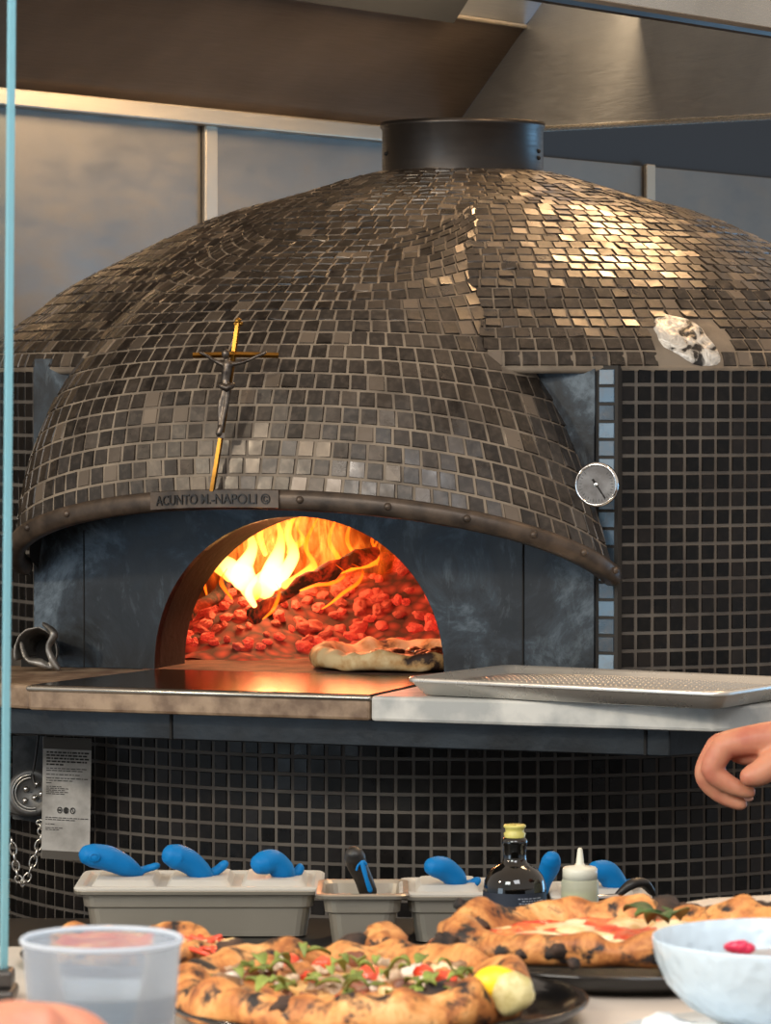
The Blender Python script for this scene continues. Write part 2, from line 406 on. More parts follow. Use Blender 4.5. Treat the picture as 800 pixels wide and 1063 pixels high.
# ------------------------------------------------------------------ the oven
oven = thing('pizza_oven', 'domed wood fired pizza oven covered in dark mosaic tiles', 'oven', L(0, 0, 0))
PITCHT = .0272
PROF = [(0, 1.957), (.139, 1.953), (.302, 1.9076), (.428, 1.872), (.554, 1.815), (.680, 1.751), (.747, 1.701), (.806, 1.662), (.838, 1.632), (.846, 1.609)]
def smooth_prof(n=400):
    out = []
    P = PROF
    for i in range(len(P)-1):
        p0 = P[max(i-1, 0)]; p1 = P[i]; p2 = P[i+1]; p3 = P[min(i+2, len(P)-1)]
        for k in range(n // (len(P)-1)):
            t = k / (n // (len(P)-1))
            f = lambda a, b_, c, d: .5*((2*b_) + (-a+c)*t + (2*a-5*b_+4*c-d)*t*t + (-a+3*b_-3*c+d)*t**3)
            out.append((f(p0[0], p1[0], p2[0], p3[0]), f(p0[1], p1[1], p2[1], p3[1])))
    out.append(P[-1]); return out
SP = smooth_prof()
def zdome(r):
    if r >= SP[-1][0]: return SP[-1][1]
    for i in range(len(SP)-1):
        if SP[i][0] <= r <= SP[i+1][0]:
            d = SP[i+1][0]-SP[i][0]; t = (r-SP[i][0])/d if d > 1e-9 else 0
            return SP[i][1]+(SP[i+1][1]-SP[i][1])*t
    return SP[0][1]
def rdome(z):
    if z >= SP[0][1]: return 0
    if z <= SP[-1][1]: return SP[-1][0]
    for i in range(len(SP)-1):
        if SP[i][1] >= z >= SP[i+1][1]:
            d = SP[i][1]-SP[i+1][1]; t = (SP[i][1]-z)/d if d > 1e-9 else 0
            return SP[i][0]+(SP[i+1][0]-SP[i][0])*t
    return SP[-1][0]
# arclength sampled profile
AL = [0]
for i in range(1, len(SP)): AL.append(AL[-1] + math.dist(SP[i], SP[i-1]))
def prof_at(s):
    for i in range(len(AL)-1):
        if AL[i] <= s <= AL[i+1]:
            d = AL[i+1]-AL[i]; t = (s-AL[i])/d if d > 1e-9 else 0
            return SP[i][0]+(SP[i+1][0]-SP[i][0])*t, SP[i][1]+(SP[i+1][1]-SP[i][1])*t
    return SP[-1]
def cyl(al, r, z): return L(r*sin(al), r*cos(al), z)          # al = 0 at the mouth, positive to the right

VF = .70
ZS = 1.13
# canopy surface
WB, VB, QB = .492, .735, .235
def canB(ph):
    s = max(0, sin(ph)); c = cos(ph)
    return Vector((WB*math.copysign(abs(c)**.92, c), VB + QB*s**.95, 1.302 + .118*s**1.1))
def canT(ph):
    s = max(0, sin(ph)); c = cos(ph); u = (.15 if c > 0 else .21)*math.copysign(abs(c)**.8, c); v = .33 + .20*s**.8; return Vector((u, v, zdome(math.hypot(u, v))))
def can(ph, s):
    B = canB(ph); Tt = canT(ph); sn = max(0, sin(ph)); c = cos(ph)
    C1 = Vector(((.393 if c > 0 else .47)*math.copysign(abs(c)**.7, c), .70 + .225*sn**.7, 1.61 + .07*sn))
    r = math.hypot(Tt.x, Tt.y); d = .20 + .08*sn; r2 = r + d
    z2 = Tt.z - (zdome(r-.01) - zdome(r+.01))/.02*d*1.0 + .024*sn**.6 - .02*(1-sn)
    C2 = Vector((Tt.x*r2/r, Tt.y*r2/r, z2))
    m = 1-s
    return B*m**3 + C1*3*m*m*s + C2*3*m*s*s + Tt*s**3
NPH, NS = 97, 60
CG = [[can(pi*i/(NPH-1), j/(NS-1)) for i in range(NPH)] for j in range(NS)]
bvh_v = [p for row in CG for p in row]
bvh_f = [(j*NPH+i, j*NPH+i+1, (j+1)*NPH+i+1, (j+1)*NPH+i) for j in range(NS-1) for i in range(NPH-1)]
CB = BVHTree.FromPolygons([tuple(p) for p in bvh_v], bvh_f)

def tiles_add(mb, c, nrm, gap=.0026, h=.0019, tone=None, tilt=.0006):
    """c = four world corners in order; one raised tile with bevelled edges"""
    ctr = (c[0]+c[1]+c[2]+c[3])/4
    ex = ((c[1]-c[0])+(c[2]-c[3])).length/2; ey = ((c[3]-c[0])+(c[2]-c[1])).length/2
    if ex < .004 or ey < .004: return
    def ins(g):
        fx, fy = 1-2*g/ex, 1-2*g/ey
        du = ((c[1]-c[0])+(c[2]-c[3]))/2; dv = ((c[3]-c[0])+(c[2]-c[1]))/2
        return [ctr + (q-ctr).dot(du.normalized())*fx*du.normalized() + ((q-ctr) - (q-ctr).dot(du.normalized())*du.normalized())*fy for q in c]
    o = ins(gap/2 + random.uniform(0, .0004)); t = ins(gap/2 + .0013)
    a, b_ = random.gauss(0, tilt), random.gauss(0, tilt)
    hs = [h + a + b_, h - a + b_, h - a - b_, h + a - b_]
    top = [t[i] + nrm*max(.0004, hs[i]) for i in range(4)]
    tn = random.random() if tone is None else tone
    mb.add([q - nrm*.001 for q in o] + top, [(4,5,6,7),(0,1,5,4),(1,2,6,5),(2,3,7,6),(3,0,4,7)], tn)

patchc = None
def dome_pt_from_px(px, py):
    d = ray(px, py).normalized(); o = Vector((0, 0, CZ)); t = 4.5
    while t < 8:
        p = o + d*t; u, v, z = toL(p); r = math.hypot(u, v)
        if r < SP[-1][0] and z < zdome(r): return p
        t += .002
    return None
patch_pts = [dome_pt_from_px(*q) for q in ((678, 331), (706, 329), (728, 343), (746, 368), (745, 379), (722, 377), (706, 374), (690, 350))]
patch_pts = [p for p in patch_pts if p]
patchc = sum(patch_pts, Vector())/len(patch_pts)

# dome shell and tiles
b = MB(); n = 120
b.lathe([(max(r-.001, 0.0005), z) for r, z in SP[::12] + [SP[-1]]] + [(.835, 1.600), (.80, 1.600)], (0, 0, 0), n)
b.xf(lambda p: L(p.x, p.y, p.z)); dome = b.build('dome', M_grout, oven, smooth=True)
b = MB(); s = .148 + (AL[-1] - .148 - .001) % PITCHT; row = 0
while s < AL[-1] - .012:
    s1 = min(s + PITCHT*.99, AL[-1]+.0)
    if s1 - s < .012: break
    r0, z0 = prof_at(s); r1, z1 = prof_at(s1); rm = (r0+r1)/2
    nt_ = max(8, round(2*pi*rm/PITCHT)); da = 2*pi/nt_; of = random.random()*da
    for i in range(nt_):
        a0 = of + i*da; a1 = a0 + da; am = (a0+a1)/2
        if cos(am - TH*0 ) < -.35: continue
        cs = [cyl(a0, r1, z1), cyl(a1, r1, z1), cyl(a1, r0, z0), cyl(a0, r0, z0)]
        nr = (cs[1]-cs[0]).cross(cs[3]-cs[0]).normalized()
        if nr.dot(cyl(am, 1, 0)-cyl(am, 0, 0) + Vector((0, 0, 1))) < 0: nr = -nr
        ctr = sum(cs, Vector())/4
        u, v, z = toL(ctr); hn = Vector((nr.dot(T_), nr.dot(N_), nr.z))
        hit = CB.ray_cast(Vector((u, v, z)) + hn*.004, hn, .6)
        if hit[0] is not None and abs(am % (2*pi) - 0) < 9: continue
        dd = ctr - patchc
        if abs(dd.x)*.9 < .052 and abs(dd.z) < .034 and math.hypot(dd.x, dd.z) < .056: continue
        tn = random.random()
        tiles_add(b, cs, nr, tone=tn)
    s += PITCHT; row += 1
dt = b.build('dome_tiles', M_tile, oven, tone=True)

# canopy shell and tiles
b = MB(); b.grid(lambda i, j: L(*CG[j][i]), NPH, NS)
canopy = b.build('canopy', M_grout, oven, smooth=True)
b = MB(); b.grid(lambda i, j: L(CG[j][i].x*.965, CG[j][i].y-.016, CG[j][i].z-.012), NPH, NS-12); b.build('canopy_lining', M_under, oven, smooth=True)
b = MB()
front_len = sum((can(pi/2, (k+1)/80)-can(pi/2, k/80)).length for k in range(80))
# rows by equal length along the front profile
ss = [0]; acc = 0; prev = can(pi/2, 0)
for k in range(1, 1001):
    q = can(pi/2, k/1000); acc += (q-prev).length; prev = q
    if acc >= PITCHT*.995: ss.append(k/1000); acc = 0
for r_ in range(len(ss)-1):
    s0, s1 = ss[r_], ss[r_+1]; sm = (s0+s1)/2
    pts = [can(pi*k/600, sm) for k in range(601)]; cum = [0]
    for k in range(600): cum.append(cum[-1] + (pts[k+1]-pts[k]).length)
    nt_ = round(cum[-1]/(PITCHT*1.0)); off = random.random()*cum[-1]/nt_
    def ph_at(a):
        a = min(max(a, 0), cum[-1]); lo, hi = 0, 600
        while hi-lo > 1:
            m_ = (lo+hi)//2
            if cum[m_] <= a: lo = m_
            else: hi = m_
        return pi*(lo + (a-cum[lo])/max(1e-9, cum[hi]-cum[lo]))/600
    st_ = cum[-1]/nt_
    for i in range(-1, nt_+1):
        a0, a1 = off + i*st_, off + (i+1)*st_
        a0, a1 = max(a0, 0), min(a1, cum[-1])
        if a1-a0 < .012: continue
        p0, p1 = ph_at(a0), ph_at(a1)
        lc = [can(p0, s0), can(p1, s0), can(p1, s1), can(p0, s1)]
        cc = sum(lc, Vector())/4
        r = math.hypot(cc.x, cc.y)
        if cc.z > SP[-1][1] and r < rdome(cc.z) - .004: continue
        if r < .84 and cc.z > 1.60 and cc.z < zdome(min(r, .845)) - .004: continue
        if cc.z <= SP[-1][1] and cc.y < VF - .01: continue
        cs = [L(*q) for q in lc]
        nr = (cs[1]-cs[0]).cross(cs[3]-cs[0]).normalized()
        if nr.dot(T_*cc.x + N_*(cc.y-.35) + Vector((0, 0, .35))) < 0: nr = -nr
        tiles_add(b, cs, nr)
b.build('canopy_tiles', M_tile, oven, tone=True)

# canopy rim band
def rimp(a, out=0, dz=0):
    a_ = min(max(a, 0), pi); p = canB(a_)
    o_ = Vector((cos(a_)*.8, max(.15, sin(a_)), 0)).normalized()
    return L(p.x + o_.x*out, p.y + o_.y*out, p.z + dz)
b = MB(); N_R = 90; sec = [(.004, .006), (.011, .004), (.014, -.004), (.013, -.014), (.010, -.022), (.002, -.025), (-.010, -.024), (-.014, -.014), (-.012, .002)]
b.grid(lambda i, j: rimp(pi*j/(N_R-1), *sec[i]), len(sec), N_R, True)
b.f += [tuple(range(len(sec))), tuple((N_R-1)*len(sec)+i for i in range(len(sec)))]
rim = b.build('canopy_rim', M_rim, oven, smooth=True)
b = MB()
for k in range(12):
    a_ = pi*(.03 + .94*k/11)
    if 1.7 < a_ < 2.2: continue
    p = rimp(a_, .0135, -.008); b = MB(); b.ball(p, .006, 10); b.build('rivet', M_rim, rim, smooth=True)
# name plate with raised letters
def find_phi(px):
    best = min(range(400), key=lambda k: abs((lambda p: 400 + F*p.x/p.y)(rimp(pi*k/399, .013)) - px) + (100 if pi*k/399 < .6 else 0))
    return pi*best/399
pa, pb = find_phi(158), find_phi(289)
b = MB(); b.grid(lambda i, j: rimp(pa+(pb-pa)*j/20, *[(.010, .006), (.0175, .005), (.0175, -.021), (.010, -.022)][i]), 4, 21, True)
b.f += [(0, 1, 2, 3), (80, 81, 82, 83)]
npl = b.build('name_plate', M_rim, rim)
def text_mesh(body, size, ext, bold=0):
    cu = bpy.data.curves.new('txt', 'FONT'); cu.body = body; cu.size = size; cu.extrude = ext; cu.offset = bold; cu.align_x = 'LEFT'
    o = bpy.data.objects.new('txt', cu); COL.objects.link(o)
    bpy.context.view_layer.update()
    me = bpy.data.meshes.new_from_object(o.evaluated_get(bpy.context.evaluated_depsgraph_get()))
    vs = [v.co.copy() for v in me.vertices]; fs = [tuple(p.vertices) for p in me.polygons]
    bpy.data.objects.remove(o); bpy.data.curves.remove(cu); bpy.data.meshes.remove(me)
    return vs, fs
vs, fs = text_mesh('ACUNTO M.-NAPOLI ©', .021, .0012, .0001)
x0 = min(v.x for v in vs); x1 = max(v.x for v in vs)
b = MB(); b.add([rimp(pa + (pb-pa)*(.06 + .88*(v.x-x0)/(x1-x0)), .0185 + v.z, -.0155 + v.y) for v in vs], fs)
b.build('raised_lettering', plain('letter_metal', '#14110f', .4, .3), rim)

# chimney collar
b = MB(); R_ = 83.5/595.4
zt = CZ + (408-129)*6.55/F
b.lathe([(R_, 1.945), (R_, zt-.012), (R_+.003, zt-.008), (R_+.003, zt), (R_-.008, zt), (R_-.008, 1.95)], (0, 0, 0), 64)
b.xf(lambda p: L(p.x, p.y, p.z)); co = b.build('chimney_collar', M_collar, oven, smooth=False, mods=[])
co.data.polygons.foreach_set('use_smooth', [True]*len(co.data.polygons))
b = MB()
for q in ((558, 158), (558, 165), (401, 160)):
    a = math.asin(max(-1, min(1, ((q[0]-400)/F*6.5 - CX)/R_)))
    p = Vector((CX + (R_+.001)*sin(a), CY - (R_+.001)*cos(a), CZ + (408-q[1])*6.5/F)); b = MB(); b.ball(p, .0035, 8); b.build('collar_screw', M_under, co)

# drum shells
AF = math.asin(.485/.84)
b = MB(); RD = .838
b.grid(lambda i, j: cyl(-2.6 + 5.2*i/100, RD, [.0, 1.09][j]), 101, 2); b.build('base_drum', M_grout_d, oven, smooth=True)
b = MB()
for sg in (1, -1):
    b.grid(lambda i, j: cyl(sg*(AF + (2.6-AF)*i/60), RD, [1.09, 1.612][j]), 61, 2)
b.build('upper_drum', M_grout_d, oven, smooth=True)
b = MB()
dal = PITCHT/RD
def drum_rows(b, z0, z1, a0, a1):
    z = z1
    while z - PITCHT > z0:
        a = a0; j = random.uniform(-.0008, .0008)
        k = 0
        while a + dal < a1 + .001:
            cs = [cyl(a, RD, z-PITCHT), cyl(a+dal, RD, z-PITCHT), cyl(a+dal, RD, z), cyl(a, RD, z)]
            nr = (cyl(a+dal/2, 1, 0) - cyl(a+dal/2, 0, 0)).normalized()
            tiles_add(b, cs, nr, gap=.0042, h=.002, tilt=.00022)
            a += dal; k += 1
        z -= PITCHT
drum_rows(b, .45, 1.610-19*PITCHT, -2.0, 2.2); b.build('base_drum_tiles', M_tile_base, oven, tone=True)
b = MB()
a0_ = AF + .003
drum_rows(b, 1.09, 1.610, a0_, 2.2); drum_rows(b, 1.13, 1.610, -a0_ - dal*50, -a0_); b.build('upper_drum_tiles', M_tile_base, oven, tone=True)

# face plate with arched mouth
pl_, pr_ = toL(on_v(163, 690, VF)), toL(on_v(463, 690, VF))
MU = (pl_[0]+pr_[0])/2; MW = (pr_[0]-pl_[0])/2
MT = toL(on_v(320, 536, VF))[2]
MH = MT - ZS
def arch(k, n, w_=MW, h_=MH):          # k: 0 right bottom .. n left bottom
    a = pi*k/n
    return Vector((MU + w_*cos(a), ZS + h_*sin(a)**.92 if sin(a) > 0 else ZS))
NA = 48
b = MB(); ins_, outs_ = [], []
UL, UR, ZT_ = -.485, .455, 1.625
for k in range(NA+1):
    p = arch(k, NA); ins_.append(L(p.x, VF, p.y))
    a = pi*k/NA; dx, dz = cos(a), sin(a)
    tx = ((UR if dx > 0 else UL) - MU)/dx if abs(dx) > 1e-6 else 1e9
    tz = (ZT_-ZS)/dz if dz > 1e-6 else 1e9
    t = min(tx, tz); outs_.append(L(MU + dx*t, VF, ZS + dz*t))
# make outer corners exact
b.add(ins_+outs_, [(k, k+1, NA+1+k+1, NA+1+k) for k in range(NA)])
kc = min(range(NA+1), key=lambda k: (outs_[k]-L(UR, VF, ZT_)).length); b.v[NA+1+kc] = L(UR, VF, ZT_)
kc = min(range(NA+1), key=lambda k: (outs_[k]-L(UL, VF, ZT_)).length); b.v[NA+1+kc] = L(UL, VF, ZT_)
fp = b.build('face_plate', M_paint, oven, mods=[solid(.02, 0)])
b = MB(); us = toL(on_v(545, 600, VF))[0]; us2 = toL(on_v(90, 640, VF))[0]
b.box((us-.0012, VF+.009, ZS), (us+.0012, VF+.0125, 1.5), lambda p: L(*p)); b.build('plate_seam', M_under, fp); b = MB()
b.box((us2-.0008, VF+.009, ZS), (us2+.0008, VF+.0115, 1.35), lambda p: L(*p))
b.build('plate_seam', M_under, fp); b = MB(); b.box((us+.004, VF+.009, ZS), (UR, VF+.0135, 1.52), lambda p: L(*p))
b.build('side_plate', M_paint, fp)
# column of edge tiles beside the plate, blue daylight reflection in their colour
b = MB(); z = 1.608
b2 = MB(); b2.box((UR, VF-.03, ZS-.02), (.490, VF+.004, 1.612), lambda p: L(*p)); b2.build('corner_post', plain('dark_grout', '#2b2927', .8), oven)
b2 = MB(); b2.box((-.490, VF-.03, ZS-.02), (-.4855, VF+.004, 1.612), lambda p: L(*p)); b2.build('corner_post', M_paint, oven)
while z - PITCHT > ZS:
    cs = [L(UR+.003, VF+.004, z-PITCHT), L(.4865, VF+.004, z-PITCHT), L(.4865, VF+.004, z), L(UR+.003, VF+.004, z)]
    tiles_add(b, cs, N_, gap=.003, tilt=.0005); z -= PITCHT
b.build('corner_tiles', M_tile_sheen, oven, tone=True)
# mouth tunnel, vault, hearth floor
b = MB(); DEP = .115
b.grid(lambda i, j: (lambda p: L(p.x, VF+.011-(DEP)*j, p.y))(arch(i, NA)), NA+1, 2) if 0 else None
VR, VH, VZ = .66, .44, ZS - .005
def vend(p):
    q = min(.999, max(0, (p.y - VZ)/VH)); rv = VR*sqrt(1-q*q)**.7
    return min(.596, sqrt(max(0, rv*rv - p.x*p.x)) - .012)
b.grid(lambda i, j: (lambda p: L(p.x, VF+.0105 if j == 0 else vend(p), p.y))(arch(i, NA)), NA+1, 2)
b.build('mouth_arch', M_jamb, oven, smooth=True)
b = MB(); VR, VH, VZ = .66, .44, ZS - .005
vv, ff = [], []
NB, NC = 240, 80
def vp(i, j):
    a = 2*pi*i/NB; e_ = (pi/2)*j/NC
    return cyl(a, VR*cos(e_)**.7 + .001, VZ + VH*sin(e_))
for j in range(NC+1):
    for i in range(NB): vv.append(vp(i, j))
for j in range(NC):
    for i in range(NB):
        k = (i+1) % NB; q = [j*NB+i, j*NB+k, (j+1)*NB+k, (j+1)*NB+i]
        c_ = sum((vv[m_] for m_ in q), Vector())/4; u, v, z = toL(c_)
        if v > 0 and ((u-MU)/MW)**2 + ((z-ZS)/MH)**2 < 1.07: continue
        ff.append(tuple(q))
b.add(vv, ff); b.build('vault', M_brick, oven, smooth=True, mods=[])
b = MB(); b.grid(lambda i, j: L(MU + (MW+.02)*(1-2*i), [.5, VF+.012][j], 0), 2, 2)
b = MB(); b.lathe([(.001, 0), (.66, 0), (.66, -.03)], (0, 0, ZS), 60); b.box((MU-MW-.02, .50, ZS-.03), (MU+MW+.02, VF+.012, ZS+.0008))
b.xf(lambda p: L(p.x, p.y, p.z)); b.build('hearth_floor', M_hearth, oven)

# apron under the slabs
U1 = toL(PZ(682, 762, 1.09))[0]
b = MB(); a_h = (1.052, 1.092)
poly = [(-1.0, .93), (-.62, 1.035), (-.28, 1.045), (U1, 1.045), (U1+.075, .93), (U1+.10, .60), (-1.0, .60)]
n = len(poly); b.add([L(u, v, z) for z in a_h for u, v in poly], [tuple(range(n))[::-1], tuple(range(n, 2*n))] + [(i, (i+1)%n, (i+1)%n+n, i+n) for i in range(n)])
b.build('shelf_support', M_apron, oven, bevel=.002)
# vertical brackets for the apron seam
b = MB(); 
for px in (122, 684):
    u = toL(PZ(px, 760, 1.08))[0]; b = MB(); b.box((u-.002, 1.044, 1.053), (u+.002, 1.048, 1.091), lambda p: L(*p)); b.build('support_seam', M_under, oven)

# thermometer
tu, tv, tz = toL(on_v(620, 503, VF+.11))
th = MB(); th.lathe([(.004, -.125), (.004, 0)], (0, 0, 0), 16)
t0_ = L(tu, VF+.11, tz); tR = Matrix.Rotation(-.25, 3, 'Z')
def face(p): return t0_ + tR @ Vector((p.x, -p.z, p.y))
th.lathe([(.028, 0), (.0335, .002), (.0335, .010), (.031, .013), (.029, .0125), (.0285, .010)], (0, 0, 0), 48, cap0=True)
tm = th.xf(face).build('thermometer', M_chrome, oven, smooth=True)
d = MB(); d.lathe([(.0005, .0098), (.0285, .0098)], (0, 0, 0), 48); d.xf(face); d.build('dial', plain('dial', '#8f8d8c', .25, .5, '#6e6a68', 30), tm)
d = MB(); a = math.radians(-56)
def nd(p): return face(Vector((p.x*cos(a)-p.y*sin(a), p.x*sin(a)+p.y*cos(a), p.z)))
d.box((-.010, -.0016, .0105), (0, .0016, .0115)); d.box((0, -.0009, .0105), (.024, .0009, .0115)); d.xf(nd)
d.build('needle', M_under, tm)
d = MB(); d.lathe([(.0028, .0115), (.0028, .013), (.001, .0135)], (0, 0, 0), 16, cap1=True); d.xf(face); d.build('needle_cap', M_wire, tm)
d = MB()
for k in range(27):
    an = math.radians(-225+270*k/26); 
    def tk(p): return face(Vector((p.x*cos(an)-p.y*sin(an), p.x*sin(an)+p.y*cos(an), p.z)))
    m2 = MB(); m2.box((.0235 if k % 2 else .022, -.0003, .0100), (.0262, .0003, .0104)); m2.xf(tk); d.add(m2.v, m2.f)
d.build('dial_marks', M_under, tm)

# damaged patch with torn foil showing
b = MB()
def patch(i, j):
    a = 2*pi*i/28; rr = [.15, .55, .9, 1.0][j]
    ax = Vector((1, 0, 0)); 
    k = 1 + .16*noise.noise(Vector((cos(a)*1.7, sin(a)*1.7, 3)))
    cx_ = 712 + 34*cos(a)*rr*k + 8*sin(a)*rr; cy_ = 354 + 24*sin(a)*rr*k + 12*cos(a)*rr
    p = dome_pt_from_px(cx_, min(cy_, 380))
    if p is None: p = dome_pt_from_px(cx_, 376)
    q = p + Vector((0, -.5, .6)).normalized()*(.0035 + .004*noise.noise(p*60) if j < 3 else .0004)
    return q
b.grid(patch, 28, 4, True); b.f.append(tuple(range(28)))
b.build('bare_foil_patch', M_foil, oven, smooth=True)

# ------------------------------------------------------------------ slabs in front of the mouth
def slab(name, poly, z0, z1, mat, label, cat='slab', plate=None, group=None):
    c = Vector((0, 0, 0))
    for u, v in poly: c += L(u, v, 0)
    c /= len(poly); c.z = z0
    t = thing(name, label, cat, c, group)
    n = len(poly); b = MB()
    b.add([L(u, v, z) for z in (z0, z1) for u, v in poly], [tuple(range(n))[::-1], tuple(range(n, 2*n))] + [(i, (i+1)%n, (i+1)%n+n, i+n) for i in range(n)])
    b.build('body', mat, t, bevel=.005)
    return t
VS = 1.085
uj0 = toL(PZ(45, 709, ZS))[0]; uj1 = toL(PZ(395, 720, ZS))[0]; uj2 = toL(PZ(742, 735, ZS))[0]
t = slab('hearth_slab', [(uj0, VS), (uj1-.001, VS), (uj1-.001, VF+.014), (uj0-.0+.05, VF+.014)], ZS-.037, ZS-.002, M_stone, 'brown stone slab with shiny steel top in front of the oven mouth')
b = MB()
pp = [(uj0+.002, VS-.004), (uj1-.003, VS-.004), (uj1-.003, VF+.016), (uj0+.052, VF+.016)]
b.add([L(u, v, z) for z in (ZS-.002, ZS+.0012) for u, v in pp], [(3,2,1,0), (4,5,6,7)] + [(i, (i+1)%4, (i+1)%4+4, i+4) for i in range(4)])
b.build('steel_top', M_plate, t, bevel=.001)
b = MB(); b.tube([L(uj0+.002, VS-.001, ZS-.004), L(uj1-.003, VS-.001, ZS-.004)], .0045, 10); b.build('front_lip', M_lip, t, smooth=True)
slab('marble_slab', [(uj1+.001, VS+.003), (uj2-.012, VS+.003), (uj2+.035, VS-.03), (uj2+.035+.12, VS-.26), (uj2+.13, VF-.02), (uj1+.001, VF+.014)], ZS-.037, ZS, M_marble, 'pale grey marble slab under the metal baking tray')
slab('corner_slab', [(uj0-.28, VS-.08), (uj0-.003, VS-.012), (uj0+.046, VF+.014), (uj0-.30, VF+.014)], ZS-.037, ZS, M_stone, 'small worn stone slab at the left end of the oven shelf')

# ------------------------------------------------------------------ fire inside
fy = 6.2
fire = thing('wood_fire', 'tall orange and white flames burning inside the oven mouth', 'fire', L(-.15, .25, ZS))
def flame(pts, rads, Y, t0=0, t1=1, fl=.55):
    P = [PY(x_, y_, Y + (.03*k)) for k, (x_, y_) in enumerate(pts)]
    # subdivide with catmull-rom
    Q, R = [], []
    for i in range(len(P)-1):
        a, b_, c, d = P[max(i-1, 0)], P[i], P[i+1], P[min(i+2, len(P)-1)]
        for k in range(6):
            t = k/6; Q.append(.5*((2*b_)+(c-a)*t+(2*a-5*b_+4*c-d)*t*t+(3*b_-3*c+d-a)*t**3)); R.append((rads[i]*(1-t)+rads[i+1]*t)*Y/F)
    Q.append(P[-1]); R.append(rads[-1]*Y/F)
    m = MB(); m.tube(Q, R, 12, fl, up=Vector((0, 1, 0)))
    nk = len(m.v)//12; m.tone = [t0 + (t1-t0)*(i//12)/nk for i in range(len(m.v))]
    m.xf(lambda p: p + Vector((noise.noise(p*14), 0, noise.noise(p*14+Vector((5, 5, 5)))))*.006)
    m.build('flame', M_flame, fire, smooth=True, tone=True)
for F_ in (
    ([(262, 614), (252, 592), (262, 568), (256, 546)], [13, 14, 7, .5], 6.15, .0, .8),
    ([(274, 612), (284, 586), (290, 562), (286, 538)], [11, 10, 6, .5], 6.25, .05, .9),
    ([(250, 606), (236, 590), (224, 576), (229, 556)], [10, 10, 6, .5], 6.2, .1, .9),
    ([(238, 600), (222, 585), (214, 574), (218, 560)], [5, 6, 3, .5], 6.3, .5, 1),
    ([(284, 606), (304, 578), (299, 552), (309, 531)], [8, 8, 5, .5], 6.3, .2, .95),
    ([(296, 606), (326, 590), (318, 566), (331, 536)], [5, 7, 4, .4], 6.3, .55, 1),
    ([(325, 600), (350, 586), (342, 562), (352, 533)], [4, 6, 4, .4], 6.35, .7, 1),
    ([(345, 595), (370, 584), (361, 562), (368, 538)], [4, 6, 4, .4], 6.4, .75, 1),
    ([(360, 590), (390, 580), (386, 562), (396, 548)], [3, 5, 3, .4], 6.4, .8, 1),
    ([(266, 628), (259, 614), (268, 600), (279, 588)], [3, 6, 5, .5], 6.05, .1, .5),
    ([(312, 612), (330, 607), (346, 604), (356, 594), (348, 586)], [1, 2.2, 2.6, 2.2, .4], 6.02, .7, 1),
    ([(335, 632), (352, 620), (370, 608), (376, 592), (364, 584)], [.5, 2, 2.4, 2, .4], 6.0, .75, 1),
    ([(272, 644), (284, 632), (289, 616), (284, 604)], [.6, 2.6, 2.4, .4], 6.0, .75, 1),
    ([(240, 622), (230, 606), (236, 592)], [1, 3, .5], 6.1, .8, 1),
    ([(214, 618), (210, 600), (218, 584)], [1, 2.6, .5], 6.25, .85, 1),
    ([(300, 572), (312, 560), (308, 546), (316, 532)], [3, 5, 3, .5], 6.5, .75, 1),
    ([(275, 575), (268, 556), (278, 536)], [3, 5, .5], 6.5, .55, 1),
    ([(392, 586), (388, 572), (394, 556)], [1, 2.4, .5], 6.5, .85, 1)):
    flame(*F_)
# the hot gas around the tongues: a volume that glows by itself
mv = Mat('fire_gas'); mv.t.nodes.remove(mv.b)
cv = mv.coord((13, 9, 4.2)); ns = mv.n('ShaderNodeTexNoise'); ns.inputs['Scale'].default_value = 1.6; ns.inputs['Detail'].default_value = 3; ns.inputs['Distortion'].default_value = 1.6
mv.ln(cv, ns.inputs['Vector'])
gen = mv.n('ShaderNodeTexCoord'); sub = mv.n('ShaderNodeVectorMath', operation='SUBTRACT'); sub.inputs[1].default_value = (.5, .5, .5); mv.ln(gen.outputs['Generated'], sub.inputs[0])
le = mv.n('ShaderNodeVectorMath', operation='LENGTH'); mv.ln(sub.outputs[0], le.inputs[0])
fo = mv.n('ShaderNodeMapRange'); fo.inputs[1].default_value = .5; fo.inputs[2].default_value = .15; fo.inputs[3].default_value = 0; fo.inputs[4].default_value = 1; mv.ln(le.outputs['Value'], fo.inputs[0])
rg_ = mv.ramp(ns.outputs['Fac'], [(.44, 0.), (.5, .25), (.54, 1.), (.58, .2), (.64, 0.)])
mu = mv.n('ShaderNodeMath', operation='MULTIPLY'); mv.ln(rg_, mu.inputs[0]); mv.ln(fo.outputs[0], mu.inputs[1])
mu2 = mv.n('ShaderNodeMath', operation='MULTIPLY'); mu2.inputs[1].default_value = 32; mv.ln(mu.outputs[0], mu2.inputs[0])
ev = mv.n('ShaderNodeEmission'); mv.ln(mv.ramp(mu.outputs[0], [(0, '#ff3c04'), (.35, '#ff7a1c'), (.9, '#ffb050')]), ev.inputs[0]); mv.ln(mu2.outputs[0], ev.inputs[1]); mv.ln(ev.outputs[0], mv.out.inputs['Volume'])
m = MB(); m.ball((0, 0, 0), 1, 24); g0 = PY(297, 562, 6.38); m.xf(lambda p: g0 + Vector((p.x*.24, p.y*.15, p.z*.105)))
m.build('burning_gas', mv.m, fire, smooth=True)
def lp(name, loc, en, col, r):
    ld = bpy.data.lights.new(name, 'POINT'); ld.energy = en; ld.color = col; ld.shadow_soft_size = r
    o = bpy.data.objects.new(name, ld); COL.objects.link(o); o.location = loc
lp('fire_glow', PY(285, 560, 6.35), 8, (1, .36, .14), .05)
lp('ember_glow', PY(380, 615, 6.15), 1.6, (1, .22, .08), .08)

